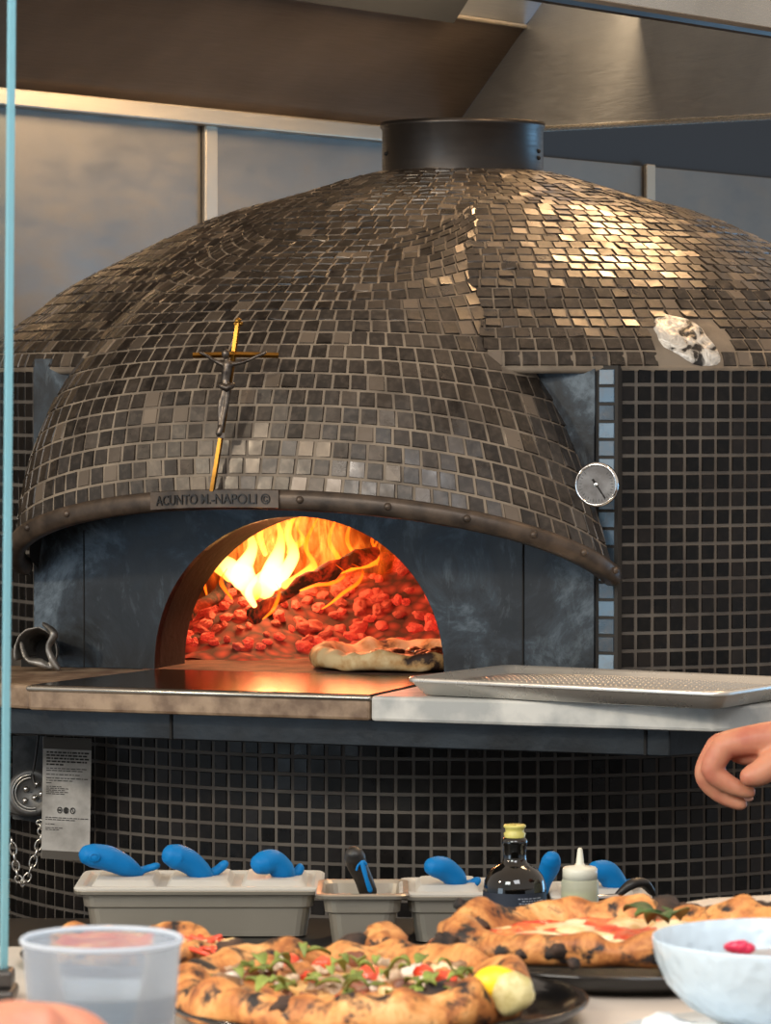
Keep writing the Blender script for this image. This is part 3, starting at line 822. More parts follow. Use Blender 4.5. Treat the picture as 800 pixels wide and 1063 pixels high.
def heap(u, v):            # height of the coal heap over the hearth
    h = 0
    h += .185*math.exp(-(((u-.20)/.22)**2 + ((v+.02)/.20)**2))
    h += .150*math.exp(-(((u+.10)/.20)**2 + ((v+.05)/.20)**2))
    h += .105*math.exp(-(((u+.30)/.13)**2 + ((v-.22)/.20)**2))
    return h - .012
b = MB(); b.grid(lambda i, j: (lambda u, v: L(u, v, ZS + max(-.01, heap(u, v) + .012*noise.noise(Vector((u*25, v*25, 0))))))(-.56+1.12*i/70, -.45+.95*j/60), 71, 61)
eb = b.build('ember_bed', M_bed, smooth=True); tag(eb, 'glowing bed of ash and fine embers under the coals', 'embers'); eb['kind'] = 'stuff'
coals = []
for k in range(9):
    bm = bmesh.new(); bmesh.ops.create_icosphere(bm, subdivisions=3, radius=1)
    sx, sy, sz = random.uniform(.8, 1.5), random.uniform(.7, 1), random.uniform(.55, .85)
    for v in bm.verts:
        p = v.co.copy(); f_ = 1 + .35*noise.noise(p*1.3 + Vector((k*7, 0, 0))) + .12*noise.noise(p*4 + Vector((0, k, 0)))
        c_ = noise.cell(p*1.2 + Vector((k, k, k)))
        v.co = Vector((p.x*sx, p.y*sy, p.z*sz))*(f_ + .12*c_)
    me = bpy.data.meshes.new('coal'); bm.to_mesh(me); bm.free(); me.materials.append(M_ember); coals.append(me)
cnt = 0; tries = 0; spots = []
while cnt < 290 and tries < 30000:
    tries += 1
    u, v = random.uniform(-.45, .42), random.uniform(-.10, .46)
    h = heap(u, v)
    if h < .008 and random.random() < .985: continue
    if math.hypot(u, v) > .56: continue
    if v > .33 and u > -.15: continue
    sl = heap(u, v+.02) - h
    if sl > .0 and h > .03: continue
    if any((u-a)**2 + (v-c)**2*.8 + (h-d)**2 < .0145**2 for a, c, d in spots): continue
    spots.append((u, v, h))
    p = L(u, v, ZS + max(0, h) + .006)
    o = bpy.data.objects.new('ember_coal', random.choice(coals)); COL.objects.link(o)
    o.location = p; s = random.uniform(.008, .016) * (1.0 if v < .3 else .8); o.scale = (s, s, s)
    o.rotation_euler = (random.uniform(-.6, .6), random.uniform(-.6, .6), random.uniform(0, 6.28))
    tag(o, 'red glowing lump of coal in the heap inside the oven mouth', 'coal', 'glowing coals heaped inside the oven'); cnt += 1
def log(pts, rads, Y, label):
    P = [PY(a, c, Y+dy) for a, c, dy in pts]
    m = MB(); Q, R = [], []
    for i in range(len(P)-1):
        for k in range(8): t = k/8; Q.append(P[i].lerp(P[i+1], t)); R.append((rads[i]*(1-t)+rads[i+1]*t)*Y/F*(1+.12*noise.noise(Vector((k+i*8, i, 0))*.8)))
    Q.append(P[-1]); R.append(rads[-1]*Y/F)
    R = [q*.72 for q in R]; m.tube(Q, R, 16); m.xf(lambda p: p + Vector((noise.noise(p*26), noise.noise(p*26+Vector((9, 0, 0))), noise.noise(p*26+Vector((0, 9, 0)))))*.013)
    o = m.build('burning_log', M_log, smooth=True); tag(o, label, 'log')
log([(262, 640, 0), (320, 602, .05), (385, 574, .1)], [9, 12, 11], 6.22, 'long charred log lying diagonally under the flames')
log([(340, 588, .1), (400, 585, .12), (452, 612, .15)], [8, 14, 10], 6.42, 'charred log on top of the coals at the right')
log([(196, 640, 0), (236, 608, .05), (262, 600, .1)], [7, 9, 8], 6.30, 'short charred log at the left of the fire')

# ------------------------------------------------------------------ food: pizzas
def crust_mat(name, seed, sauce=False):
    m = Mat(name); co_ = m.coord(); mpn = m.n('ShaderNodeMapping'); mpn.inputs['Location'].default_value = (seed, seed*2, 0); m.ln(co_, mpn.inputs[0])
    n1 = m.noise(30, 6, mpn.outputs[0], .4, .65); n2 = m.noise(48, 5, mpn.outputs[0], .3, .6)
    base = m.ramp(n1, [(.3, '#e6b478'), (.45, '#cf8e4e'), (.56, '#a86632'), (.68, '#5e3018')])
    burn = m.ramp(n2, [(.52, 0.), (.62, 1.)])
    m.set(col=m.mix(burn, base, '#1a1210'), rough=.6, sss=.0); m.bump(n1, .5, .006); return m.m
def sauce_mat(name, a, b_, c):
    m = Mat(name); n1 = m.noise(28, 5, None, .6)
    m.set(col=m.ramp(n1, [(.35, a), (.5, b_), (.65, c)]), rough=.35); m.bump(m.noise(50, 4), .6, .004); return m.m
def pizza(name, label, c, rx, ry, th, rimh, seed, cm, sm, rot=0, mind=.0, burnt=0):
    t = thing(name, label, 'pizza', c)
    c = Vector(c)
    def rad(a): return 1 + .05*noise.noise(Vector((cos(a)*1.5, sin(a)*1.5, seed))) + .02*noise.noise(Vector((cos(a)*6, sin(a)*6, seed)))
    rings = [(.0, 0), (.3, 0), (.55, 0), (.68, .08), (.74, .35), (.80, .75), (.86, .98), (.91, 1), (.96, .82), (.99, .5), (1.0, .2), (.985, .0), (.93, -.12), (.5, -.12)]
    NAZ = 110
    def f(i, j):
        a = 2*pi*i/NAZ; q, h = rings[j]; r = q*rad(a)
        hh = h*(rimh*(1 + .55*noise.noise(Vector((cos(a)*2.6, sin(a)*2.6, seed+4))) + .25*noise.noise(Vector((cos(a)*9, sin(a)*9, seed+9)))))
        p = Vector((cos(a)*r*rx, sin(a)*r*ry, th + hh if h > 0 or j < 3 else (0 if h < 0 else th*.3)))
        if h >= 0: p.z += .009*noise.noise(p*38 + Vector((seed, 0, 0)))
        return c + Matrix.Rotation(rot, 3, 'Z') @ p
    b = MB(); b.grid(f, NAZ, len(rings), True); b.f.append(tuple(((len(rings)-1)*NAZ)+i for i in range(NAZ)))
    b.build('crust', cm, t, smooth=True, mods=[subsurf(1)])
    b = MB(); 
    def g(i, j):
        a = 2*pi*i/64; q = [0, .2, .4, .6, .73, .775][j]; p = Vector((cos(a)*q*rx, sin(a)*q*ry, th + .004 + (.004 if j < 4 else .0) + .006*noise.noise(Vector((cos(a)*q*8, sin(a)*q*8, seed)))))
        return c + Matrix.Rotation(rot, 3, 'Z') @ p
    b.grid(g, 64, 6, True); b.build('topping_base', sm, t, smooth=True)
    return t
def plate(name, label, c, r, mat, h=.016):
    b = MB(); c = Vector(c)
    b.lathe([(.001, 0), (r*.80, 0), (r*.86, .002), (r*.94, h*.5), (r, h), (r*1.003, h+.002), (r*.985, h+.003), (r*.93, h*.5+.004), (r*.86, .006), (.001, .005)], c, 72)
    o = b.build(name, mat, smooth=True); return tag(o, label, 'plate')
ZT = 1.10      # counter top
# the counter
cl = [(-1.0, 1.2), (1.4, 1.2), (1.4, 3.62)]
cR = PZ(735, 932, ZT); cR2 = PZ(800, 925, ZT)
far = [( .062, 3.16), (-1.0, 3.22)]
poly = [Vector((-1.0, 1.2, ZT)), Vector((1.4, 1.2, ZT)), Vector((1.4, cR2.y+ (cR2.y-cR.y)*8, ZT)), cR, Vector((.14, 3.30, ZT)), Vector((.05, 3.17, ZT)), Vector((-1.0, 3.20, ZT))]
b = MB(); b.sheet(poly, .03, Vector((0, 0, 1)))
cnt_ = thing('counter', 'pale dining counter top that carries the pizzas, bowl and cup', 'counter', (0, 2.2, 0))
b.build('counter_top', M_counter, cnt_, bevel=.003)
b = MB(); b.box((-1.0, 1.6, 0), (1.3, 2.9, ZT-.031)); b.build('counter_body', plain('counter_body', '#2b2a2a', .5), cnt_)

p1c = PZ(392, 1046, ZT); p1c = Vector((-.006, 2.80, ZT))
plate('black_plate', 'glossy black plate under the pizza with lemon and greens', (p1c.x+.0, p1c.y, ZT), .158, M_black_plate)
cm1 = crust_mat('crust_one', 1); sm1 = sauce_mat('sauce_one', '#c98f4a', '#e2b878', '#b8612c')
pz1 = pizza('pizza', 'nearest pizza with chopped greens, mushrooms and charred crust', (p1c.x-.020, p1c.y+.0, ZT+.010), .138, .150, .008, .022, 3.3, cm1, sm1)
p2c = Vector((.200, 3.085, ZT))
plate('black_plate', 'matt black plate under the tomato and mozzarella pizza', (p2c.x, p2c.y-.03, ZT), .167, M_black_plate)
cm2 = crust_mat('crust_two', 7); sm2 = sauce_mat('sauce_two', '#b32a12', '#d8401c', '#e5823e')
pz2 = pizza('pizza', 'second pizza with red tomato sauce, mozzarella and a basil leaf', (p2c.x, p2c.y+.005, ZT+.010), .160, .108, .008, .022, 8.1, cm2, sm2)
p3c = PZ(196, 988, ZT)
plate('black_plate', 'black plate mostly hidden behind the plastic cup', (p3c.x-.05, 3.08, ZT), .085, M_black_plate, .008)
sm3 = sauce_mat('sauce_three', '#c8401c', '#e8703a', '#f0b070')
pz3 = pizza('pizza', 'small orange red pizza piece just right of the cup rim', (p3c.x-.05, 3.08, ZT+.006), .082, .075, .007, .010, 5.5, crust_mat('crust_three', 4), sm3)

M_green = plain('green_leaf', '#8c9a48', .5, 0, '#5c6b2c', 40); M_basil = plain('basil_leaf', '#2f4a22', .5, 0, '#557038', 40)
M_tom = plain('tomato', '#c8341c', .25, 0, '#e0583a', 30); M_cheese = plain('mozzarella', '#efdcb4', .35, 0, '#d9b278', 40)
M_mush = plain('mushroom', '#c9b193', .5, 0, '#7d5a3c', 60); M_meat = plain('browned_meat', '#5a3526', .5, 0, '#8a5238', 60)
M_char = plain('charred_crust', '#1a1513', .8, 0, '#4a3426', 45, .5, 90, .003)
M_toast = plain('toasted_crumb', '#b9783e', .6, 0, '#6b3a1c', 60)
M_onion = plain('pale_onion', '#d8c9b8', .35)
def blob(par, name, mat, c, r, sc=(1, 1, .6), seed=0, rough=.35):
    m = MB(); m.ball((0, 0, 0), 1, 14); s0 = seed
    m.v = [Vector((p.x*sc[0], p.y*sc[1], p.z*sc[2]))*r*(1+rough*noise.noise(p*1.6+Vector((s0, 0, 0)))) for p in m.v]
    R3 = Matrix.Rotation(seed*1.7, 3, 'Z'); m.xf(lambda p: Vector(c) + R3 @ p); return m.build(name, mat, par, smooth=True)
def leaf(par, name, mat, c, ln_, wd, yaw, lift, curl=.4):
    m = MB(); 
    def f(i, j):
        t = j/8; x_ = (i-1)*wd*sin(pi*min(.98, t*.92+.06)); p = Vector((x_, t*ln_, lift*sin(t*pi*.8)*ln_ + abs(i-1)*wd*curl))
        return Vector(c) + Matrix.Rotation(yaw, 3, 'Z') @ p
    m.grid(f, 3, 9); return m.build(name, mat, par, smooth=True, mods=[solid(.0008, 0)])
rnd = random.Random(11)
zt = ZT + .026
for k in range(60):
    a, q = rnd.uniform(0, 6.28), sqrt(rnd.random())*.105; leaf(pz1, 'green_shred', M_green, (p1c.x-.018+q*cos(a), p1c.y+q*sin(a), zt+rnd.uniform(0, .008)), rnd.uniform(.010, .022), rnd.uniform(.003, .007), rnd.uniform(0, 6.28), rnd.uniform(.1, .7))
for k in range(70):
    a, q = rnd.uniform(0, 6.28), sqrt(rnd.random())*.112
    nm, mt = rnd.choice([('mushroom_slice', M_mush), ('mushroom_slice', M_mush), ('tomato_piece', M_tom), ('browned_meat', M_meat), ('onion_piece', M_onion), ('melted_cheese', M_cheese), ('toasted_crumb', M_toast), ('toasted_crumb', M_toast), ('mushroom_slice', M_mush)])
    blob(pz1, nm, mt, (p1c.x-.018+q*cos(a), p1c.y+q*sin(a), zt+.002), rnd.uniform(.006, .013), (1, rnd.uniform(.5, 1), .6), rnd.uniform(0, 50), .7)
for (px, py, r) in ((462, 1030, .017), (250, 985, .012), (440, 1040, .014), (400, 985, .018), (560, 1050, .0)):
    if r: 
        q = PZ(px, py, ZT+.03); blob(pz1, 'charred_blister', M_char, q, r*.9, (1.2, .9, .5), px*.1, .6)
for (px, py, r) in ((462, 1020, .010), (300, 1000, .008), (335, 1003, .008), (440, 1012, .008)):
    blob(pz1, 'tomato_piece', M_tom, PZ(px, py-2, ZT+.032), r, (1, 1, .8), px)
q = PZ(480, 1032, ZT+.03); blob(pz1, 'browned_meat', M_meat, q, .016, (1.6, .7, .6), 3.1); blob(pz1, 'browned_meat', M_meat, PZ(505, 1022, ZT+.032), .014, (1.4, .6, .7), 5)
for (px, py, r, sx) in ((398, 979, .020, 1.7), (370, 981, .012, 1.4), (240, 984, .010, 1.2), (225, 1000, .009, 1.2), (300, 1046, .012, 1.6), (375, 1043, .011, 1.6)):
    q = PZ(px, py, ZT+.030); blob(pz1, 'charred_blister', M_char if r < .015 else cm1, q, r, (sx, .9, .7), px*.1, .5)
# pizza two toppings
for (px, py, r) in ((590, 968, .020), (620, 975, .018), (655, 962, .020), (560, 972, .012), (600, 960, .012), (700, 965, .02), (640, 982, .013), (530, 966, .010)):
    blob(pz2, 'mozzarella', M_cheese, PZ(px, py, ZT+.024), r, (1.5, 1, .35), px*.3)
for k in range(14):
    px = rnd.uniform(500, 700); py = rnd.uniform(960, 980); blob(pz2, 'tomato_sauce_lump', M_tom, PZ(px, py, ZT+.023), rnd.uniform(.007, .013), (1.6, 1, .45), k)
for k, (px, py) in enumerate(((680, 957), (694, 959), (706, 956), (672, 960))):
    leaf(pz2, 'basil_leaf', M_basil, PZ(px, py, ZT+.036), .03, .012, 1+k*.9, .35, .3)
blob(pz2, 'basil_leaf', M_basil, PZ(565, 980, ZT+.026), .010, (1.6, 1, .4), 2)
for (px, py, r) in ((497, 960, .013), (462, 978, .015), (578, 988, .014), (596, 1000, .009), (530, 948, .010), (478, 940, .010), (540, 992, .008)):
    blob(pz2, 'charred_blister', M_char, PZ(px, py, ZT+.030), r*.62, (1.1, .8, .8), px*.1, .6)
for (px, py, r) in ((690, 944, .020), (715, 946, .014), (740, 948, .012), (780, 946, .018), (800, 950, .02), (660, 944, .014)):
    q = PY(px, py, 3.20); blob(pz2, 'charred_crust_edge', M_char, q, r, (1.4, .7, .55), px*.17)
for k in range(26):
    px = rnd.uniform(183, 232); py = rnd.uniform(974, 988); q = PZ(px, py, ZT+.018)
    m = MB(); a = rnd.uniform(0, 3.1); d = Vector((cos(a), sin(a), rnd.uniform(-.2, .3)))*rnd.uniform(.006, .012); m.tube([q-d, q, q+d], .0022, 6); m.build('orange_shred', rnd.choice([M_tom, plain('carrot', '#e8873c', .4) if k == 0 else M_tom, M_cheese]), pz3, smooth=True)
# lemon wedge
M_peel = plain('lemon_peel', '#eec81e', .4, 0, None, 8, .2, 200, .001); M_pulp = plain('lemon_pulp', '#d8cc98', .35, 0, '#b9ab6e', 90, .4, 160, .002)
lc = PY(526, 1017, 2.715)
lem = thing('lemon_wedge', 'pale yellow squeezed lemon wedge at the right edge of the nearest pizza', 'lemon', lc)
lrot = Matrix.Rotation(.35, 3, 'Y')
m = MB(); lq = lc + Vector((0, 0, -.009))
m.ball((0, 0, 0), .0175, 24, (1.15, .75, .92)); m.v = [Vector((p.x, p.y, p.z if p.y > -.001 or p.z > 0 else p.z*.6)) for p in m.v]; m.xf(lambda p: lq + Vector((-.006, .004, .002)) + lrot @ p); m.build('peel', M_peel, lem, smooth=True)
m = MB(); m.ball((0, 0, 0), .0165, 24, (1.0, .6, 1.0)); m.v = [p*(1+.12*noise.noise(p*120)) for p in m.v]; m.xf(lambda p: lq + Vector((.0035, -.004, -.001)) + lrot @ Vector((p.x*(1-.35*max(0, -p.z)/.0165), p.y, p.z))); m.build('pulp', M_pulp, lem, smooth=True)
# roasted pizza just inside the mouth
cm4 = crust_mat('crust_four', 12); q = PZ(420, 690, ZS)
sm4 = sauce_mat('burnt_topping', '#1a0c08', '#3a1a10', '#6a3018')
crm = Mat('pale_crust'); n1 = crm.noise(24, 4); crm.set(col=crm.ramp(n1, [(.42, '#c9b48a'), (.55, '#b08a58'), (.63, '#2c1a12')]), rough=.7); crm.bump(n1, .4, .005)
pz4 = pizza('pizza', 'pizza baking on the hearth inside the oven mouth', (q.x, 5.99, ZS+.003), .150, .125, .012, .020, 2.2, crm.m, sm4)
for k in range(20):
    a, r = rnd.uniform(0, 6.28), sqrt(rnd.random())*.1; blob(pz4, 'burnt_topping', sm4, (q.x+r*cos(a), 5.99+r*sin(a)*.8, ZS+.026), rnd.uniform(.006, .013), (1, 1, .5), k)

# ------------------------------------------------------------------ bowl, saucer, napkin
bc = PY(815, 972, 2.6); bz = ZT + .030
bowl = thing('bowl', 'white dimpled ceramic bowl at the right front corner of the counter', 'bowl', (bc.x, bc.y, bz))
R0 = 139/F*2.6; H0 = bc.z - bz
prof = [(.32, 0), (.36, .01), (.52, .06), (.74, .24), (.89, .48), (.97, .74), (1.0, .97), (.995, 1.0), (.975, .985), (.94, .74), (.86, .5), (.70, .27), (.5, .12), (.01, .09)]
m = MB(); m.lathe([(r*R0, z*H0) for r, z in prof], (bc.x, bc.y, bz), 96, cap0=True); m.build('bowl_body', M_ceram, bowl, smooth=True)
food = MB(); food.lathe([(.001, H0*.80), (.4*R0, H0*.78), (.86*R0, H0*.66)], (bc.x, bc.y, bz), 40); food.build('soup', plain('soup', '#9a8f86', .3), bowl, smooth=True)
for k, (px, py) in enumerate(((762, 983), (769, 982), (776, 985), (768, 986))):
    q = PY(px, py, 2.59); blob(bowl, 'red_garnish', plain('red_garnish', '#c8244a', .35) if k == 0 else bpy.data.materials['red_garnish'], q, .005, (1.4, 1, .8), k*3)
m = MB(); sr = .116
m.lathe([(.001, .0), (sr*.55, 0), (sr*.6, .003), (sr*.9, .016), (sr, .020), (sr*.99, .023), (sr*.88, .020), (sr*.58, .008), (.001, .007)], (bc.x-.005, bc.y, ZT), 72)
tag(m.build('saucer', M_white, smooth=True), 'shallow white saucer under the dimpled bowl', 'saucer')
m = MB(); nc = Vector((bc.x-.062, bc.y-.055, ZT+.024))
def nap(i, j): return nc + Vector((-.045+.09*i/12 + .01*j/12, -.04+.08*j/12, .010*noise.noise(Vector((i*.4, j*.4, 0))) + .010*(1-i/12)+.004))
m.grid(nap, 13, 13); tag(m.build('napkin', M_napkin, smooth=True, mods=[solid(.003, 1)]), 'crumpled white paper napkin tucked against the saucer', 'napkin')

# ------------------------------------------------------------------ cup
cc = PY(105.5, 972, 2.25); cr = 83.5/F*2.25; CHt = cc.z - ZT - .001
cup = thing('plastic_cup', 'frosted plastic cup half full of water, front left', 'cup', (cc.x, cc.y, ZT+.001))
m = MB(); m.lathe([(cr*.74, 0), (cr*.76, .002), (cr*.985, CHt-.006), (cr*1.0, CHt-.004), (cr*1.005, CHt-.001), (cr*.995, CHt), (cr*.975, CHt-.003), (cr*.73, .005), (.001, .004)], (cc.x, cc.y, ZT+.001), 72); m.build('cup_body', M_cup, cup, smooth=True)
m = MB(); m.tube([Vector((cc.x+cr*.99*cos(a*pi/30), cc.y+cr*.99*sin(a*pi/30), cc.z-.002)) for a in range(61)], .0017, 8, caps=False); m.build('cup_rim', M_rimc, cup, smooth=True)
wz = PY(100, 1030, 2.25).z - ZT
m = MB(); wr = cr*(.74 + .245*wz/CHt)*.97
m.lathe([(cr*.715, .006), (wr, wz-.001), (wr-.001, wz-.0005)], (cc.x, cc.y, ZT+.001), 60, cap0=True); m.build('water', M_water, cup, smooth=False)
m = MB(); m.lathe([(wr-.0005, wz), (.001, wz)], (cc.x, cc.y, ZT+.001), 60); m.build('water_surface', M_surf, cup)

# ------------------------------------------------------------------ glass screen
gb = PY(4.5, 1012, 2.9); gt = PY(13, -40, 2.9)
scr = thing('glass_screen', 'clear upright glass screen with bright cyan edge at the left', 'glass screen', (gb.x, gb.y, ZT))
gd = Vector((-cos(.75), sin(.75), 0)); gn = Vector((sin(.75), cos(.75), 0))
gd0 = Vector((gb.x, gb.y, 0)); 
def gl(s_, z, o_): 
    t = (z - gb.z)/(gt.z-gb.z); base = gb.lerp(gt, t); return Vector((base.x, base.y, z)) + gd*s_ + gn*o_
m = MB(); z0, z1 = ZT+.012, gt.z
m.add([gl(s_, z, o_) for z in (z0, z1) for s_, o_ in ((0.001, -.004), (.9, -.004), (.9, .004), (.001, .004))], [(0,3,2,1),(4,5,6,7),(0,1,5,4),(1,2,6,5),(2,3,7,6)])
m.build('pane', M_pane, scr)
m = MB(); m.add([gl(s_, z, o_) for z in (z0, z1) for s_, o_ in ((-.0006, -.0032), (.0018, -.0032), (.0018, .0032), (-.0006, .0032))], [(0,3,2,1),(4,5,6,7),(0,1,5,4),(1,2,6,5),(2,3,7,6),(3,0,4,7)])
m.build('polished_edge', M_edge, scr)
m = MB(); cq = PY(4, 1020, 2.9)
m.box((cq.x-.03, 2.875, ZT), (cq.x+.0095, 2.925, ZT+.010)); m.box((cq.x-.03, 2.885, ZT+.010), (cq.x+.0075, 2.915, ZT+.024)); m.build('clamp', plain('clamp_steel', '#4d4a48', .4, .7), scr, bevel=.003)

# ------------------------------------------------------------------ prep shelf with pans
ZP = .884
b = MB(); b.box((-1.2, 4.02, ZP-.03), (1.4, 4.89, ZP)); 
pc = thing('prep_counter', 'low dark prep counter in front of the oven base', 'counter', (0, 4.7, 0)); b.build('counter_top', M_prep, pc)
b = MB(); b.box((-1.15, 4.1, 0), (1.35, 4.85, ZP-.031)); b.build('counter_body', M_dark, pc)

def rrect(hx, hy, r, n=5):
    out = []
    for cx_, cy_, a0 in ((hx-r, hy-r, 0), (-hx+r, hy-r, pi/2), (-hx+r, -hy+r, pi), (hx-r, -hy+r, 1.5*pi)):
        for k in range(n): a = a0 + (pi/2)*k/(n-1); out.append((cx_+r*cos(a), cy_+r*sin(a)))
    return out
def ringmesh(m, secs, c, close=True):
    n = len(secs[0][0]); vs = [Vector(c) + Vector((x_, y_, z)) for pts, z in secs for x_, y_ in pts]
    m.add(vs, [(j*n+i, j*n+(i+1)%n, (j+1)*n+(i+1)%n, (j+1)*n+i) for j in range(len(secs)-1) for i in range(n)] + ([tuple((len(secs)-1)*n+i for i in range(n))] if close else []))
def make_pan(label, group, hx, hy, h, c=(0, 0, 0)):
    t = thing('steel_pan', label, 'food pan', c, group); m = MB()
    S = lambda d, z, r=.02: (rrect(hx-d, hy-d, r), z)
    ringmesh(m, [S(0, h-.006, .016), S(-.001, h-.002, .016), S(.001, h, .016), S(.007, h, .016), S(.010, h-.004, .015), S(.013, h*.62, .015), S(.017, h*.60, .015), S(.022, .004, .015), S(.03, .002, .015)], c)
    ringmesh(m, [S(.002, h-.007, .016), S(.009, h-.008, .015), S(.011, h*.64, .015), S(.0152, h*.605, .015), S(.020, .002, .015), S(.028, 0, .015)], c)
    m.build('pan_body', M_pan, t, smooth=False, bevel=0); return t
def flat_lid(par, hx, hy, z, c, panels=1, notch=True):
    m = MB(); c = Vector(c)
    ringmesh(m, [(rrect(hx-.001, hy-.001, .014), z-.004), (rrect(hx+.001, hy+.001, .014), z+.001), (rrect(hx-.002, hy-.002, .014), z+.0035), (rrect(hx-.010, hy-.010, .012), z+.0035), (rrect(hx-.014, hy-.014, .012), z+.001)], c)
    w_ = (2*hx-.028)/panels
    for k in range(panels):
        cx_ = -hx+.014+w_*(k+.5); ringmesh(m, [([(cx_+p[0], p[1]) for p in rrect(w_/2-.006, hy-.02, .01)], z+.001), ([(cx_+p[0], p[1]+.004) for p in rrect(w_/2-.012, hy-.028, .01)], z+.0085)], c)
    return m.build('lid', M_lid, par, smooth=False)

def cr_pts(P, R, n=5):
    Q, S_ = [], []
    for i in range(len(P)-1):
        a, b_, c, d = P[max(i-1, 0)], P[i], P[i+1], P[min(i+2, len(P)-1)]
        for k in range(n):
            t = k/n; Q.append(.5*((2*b_)+(c-a)*t+(2*a-5*b_+4*c-d)*t*t+(3*b_-3*c+d-a)*t**3)); S_.append(R[i]*(1-t)+R[i+1]*t)
    Q.append(P[-1]); S_.append(R[-1]); return Q, S_
def spoon(label, main, rads, tail, hole, Y, mat=M_blue, group=None, trad=5):
    """main/tail: pixel outline centre lines at distance Y, radii in pixels"""
    k = Y/F; P = [PY(x_, y_, Y + .03*i/len(main)) for i, (x_, y_) in enumerate(main)]
    base = P[-1].copy(); base.z = ZP + .01
    t = thing('serving_spoon', label, 'spoon', base, group)
    m = MB(); Q, R = cr_pts(P, [r*k*1.16 for r in rads]); m.tube(Q, R, 16, .9)
    if tail:
        TP = [P[-1] + Vector((0, 0, 0))] + [PY(x_, y_, Y+.03) for x_, y_ in tail]; Q, R = cr_pts(TP, [rads[-1]*k*.8] + [trad*k*1.25]*len(tail)); m.tube(Q, R, 14, .8)
    h_ = m.build('handle', mat, t, mods=[remesh(.0018, 6)])
    if hole:
        hp = PY(hole[0], hole[1], Y - rads[1]*k*1.16*.86)
        m = MB(); 
        for a in range(20): pass
        m.lathe([(.0042, 0), (.0060, .0012), (.0062, .003), (.0042, .0035)], (0, 0, 0), 20); m.xf(lambda p: hp + Vector((p.x*1.25, -p.z+.003, p.y))); m.build('hanging_hole_rim', M_blue if mat is M_blue else M_blk, t, smooth=True)
        m = MB(); m.lathe([(.0005, .0002), (.0046, .0012)], (0, 0, 0), 18); m.xf(lambda p: hp + Vector((p.x*1.25, -p.z+.0028, p.y))); m.build('hanging_hole', M_blue_d, t)
    m = MB(); m.tube([P[-1], base + Vector((.01, .01, .025))], .003, 8); m.ball(base + Vector((.012, .01, .018)), .016, 14, (1, 1, .6)); m.build('bowl_of_spoon', M_chrome, t, smooth=True)
    return t
YP = 4.78
pcx = (207-400)/F*YP
zr = PY(207, 912, YP-.08).z
bigc = Vector(((208-400)/F*YP, YP, ZP))
hpan = PY(208, 924, YP-.085).z - ZP
bp = make_pan('wide steel pan with clear lid and three blue spoons', None, .163*.955, .0865, hpan, bigc)
bp.rotation_euler = (0, 0, 0)
flat_lid(bp, .163*.955, .0865, hpan, bigc, 3)
g = None
spoon('leftmost blue spoon handle sloping out of the wide lidded pan', [(95, 888), (112, 891), (130, 899), (142, 905)], [12, 13, 11, 6.5], [(152, 902), (162, 899)], (98, 890), YP-.03, trad=4)
spoon('middle of the three blue spoons in the wide lidded pan', [(182, 889), (195, 894), (208, 905), (213, 911)], [13, 12.5, 11, 8], [(226, 903), (232, 898)], (184, 891), YP-.03, trad=5)
spoon('rightmost of the three blue spoons in the wide lidded pan', [(273, 896), (283, 894), (293, 903), (298, 911)], [12, 12, 12, 8], [(309, 905), (311, 902)], None, YP-.03, trad=5)
def smallpan(px, pw, py, Y, label, group):
    z = PY(px, py, Y-.06).z - ZP; hx = pw/2/F*(Y-.06)
    c = Vector(((px-400)/F*(Y-.06), Y, ZP)); return make_pan(label, group, hx, .075, z, c), c, hx, z
sp1, c1_, hx1, z1_ = smallpan(376, 97, 927, 4.70, 'open steel pan with a black handled spoon in it', None)
sp2, c2_, hx2, z2_ = smallpan(465, 100, 928, 4.72, 'small lidded steel pan left of the dark oil bottle', None)
flat_lid(sp2, hx2, .075, z2_, c2_, 1)
sp3, c3_, hx3, z3_ = smallpan(625, 104, 932, 4.75, 'small steel pan behind the squeeze bottle', None)
flat_lid(sp3, hx3, .075, z3_, c3_, 1)
spoon('blue spoon in the lidded pan left of the oil bottle', [(452, 900), (461, 902), (472, 911), (476, 918)], [11, 12, 11, 8], [(488, 918), (494, 915)], None, 4.68, trad=5)
spoon('blue spoon handle upright between oil bottle and squeeze bottle', [(572, 893), (570, 901), (564, 914), (562, 924)], [9, 9.5, 8, 7], None, None, 4.70)
spoon('blue spoon right of the squeeze bottle', [(621, 903), (630, 906), (638, 917), (640, 925)], [10, 12, 12, 8], [(650, 920), (654, 918)], None, 4.72, trad=6)
bs_ = spoon('black spoon with blue insert in the open pan', [(368, 889), (370, 897), (377, 912), (382, 926)], [10, 9.5, 8.5, 8.5], None, None, 4.69, M_blk)
k_ = 4.655; m = MB(); m.tube([PY(376, 896, k_), PY(380, 912, k_), PY(384, 924, k_)], [.0035, .0028, .0035], 10); m.build('blue_insert', M_blue, bs_, smooth=True)
m = MB(); Q, R = cr_pts([PY(370, 903, k_), PY(372, 898, k_), PY(377, 894, k_), PY(380, 897, k_)], [.0015]*4); m.tube(Q, R, 8); m.build('blue_insert', M_blue, bs_, smooth=True)
# dark tongs beside the right pan
tg = thing('ladle', 'dark grey ladle handle lying at the right end of the pans', 'ladle', PY(662, 925, 4.66))
m = MB(); Q, R = cr_pts([PY(640, 930, 4.66), PY(655, 918, 4.66), PY(668, 917, 4.67), PY(676, 926, 4.68)], [.006, .010, .009, .006]); m.tube(Q, R, 12, .7); m.build('handle', M_blk, tg, mods=[remesh(.002, 4)])
m = MB(); m.tube([PY(590, 934, 4.62), PY(640, 931, 4.64)], .004, 8); m.build('steel_shaft', M_chrome, tg, smooth=True)

# low white tray edge in front of pans
b = MB(); q0, q1 = PY(170, 984, 4.1), PY(372, 984, 4.1)

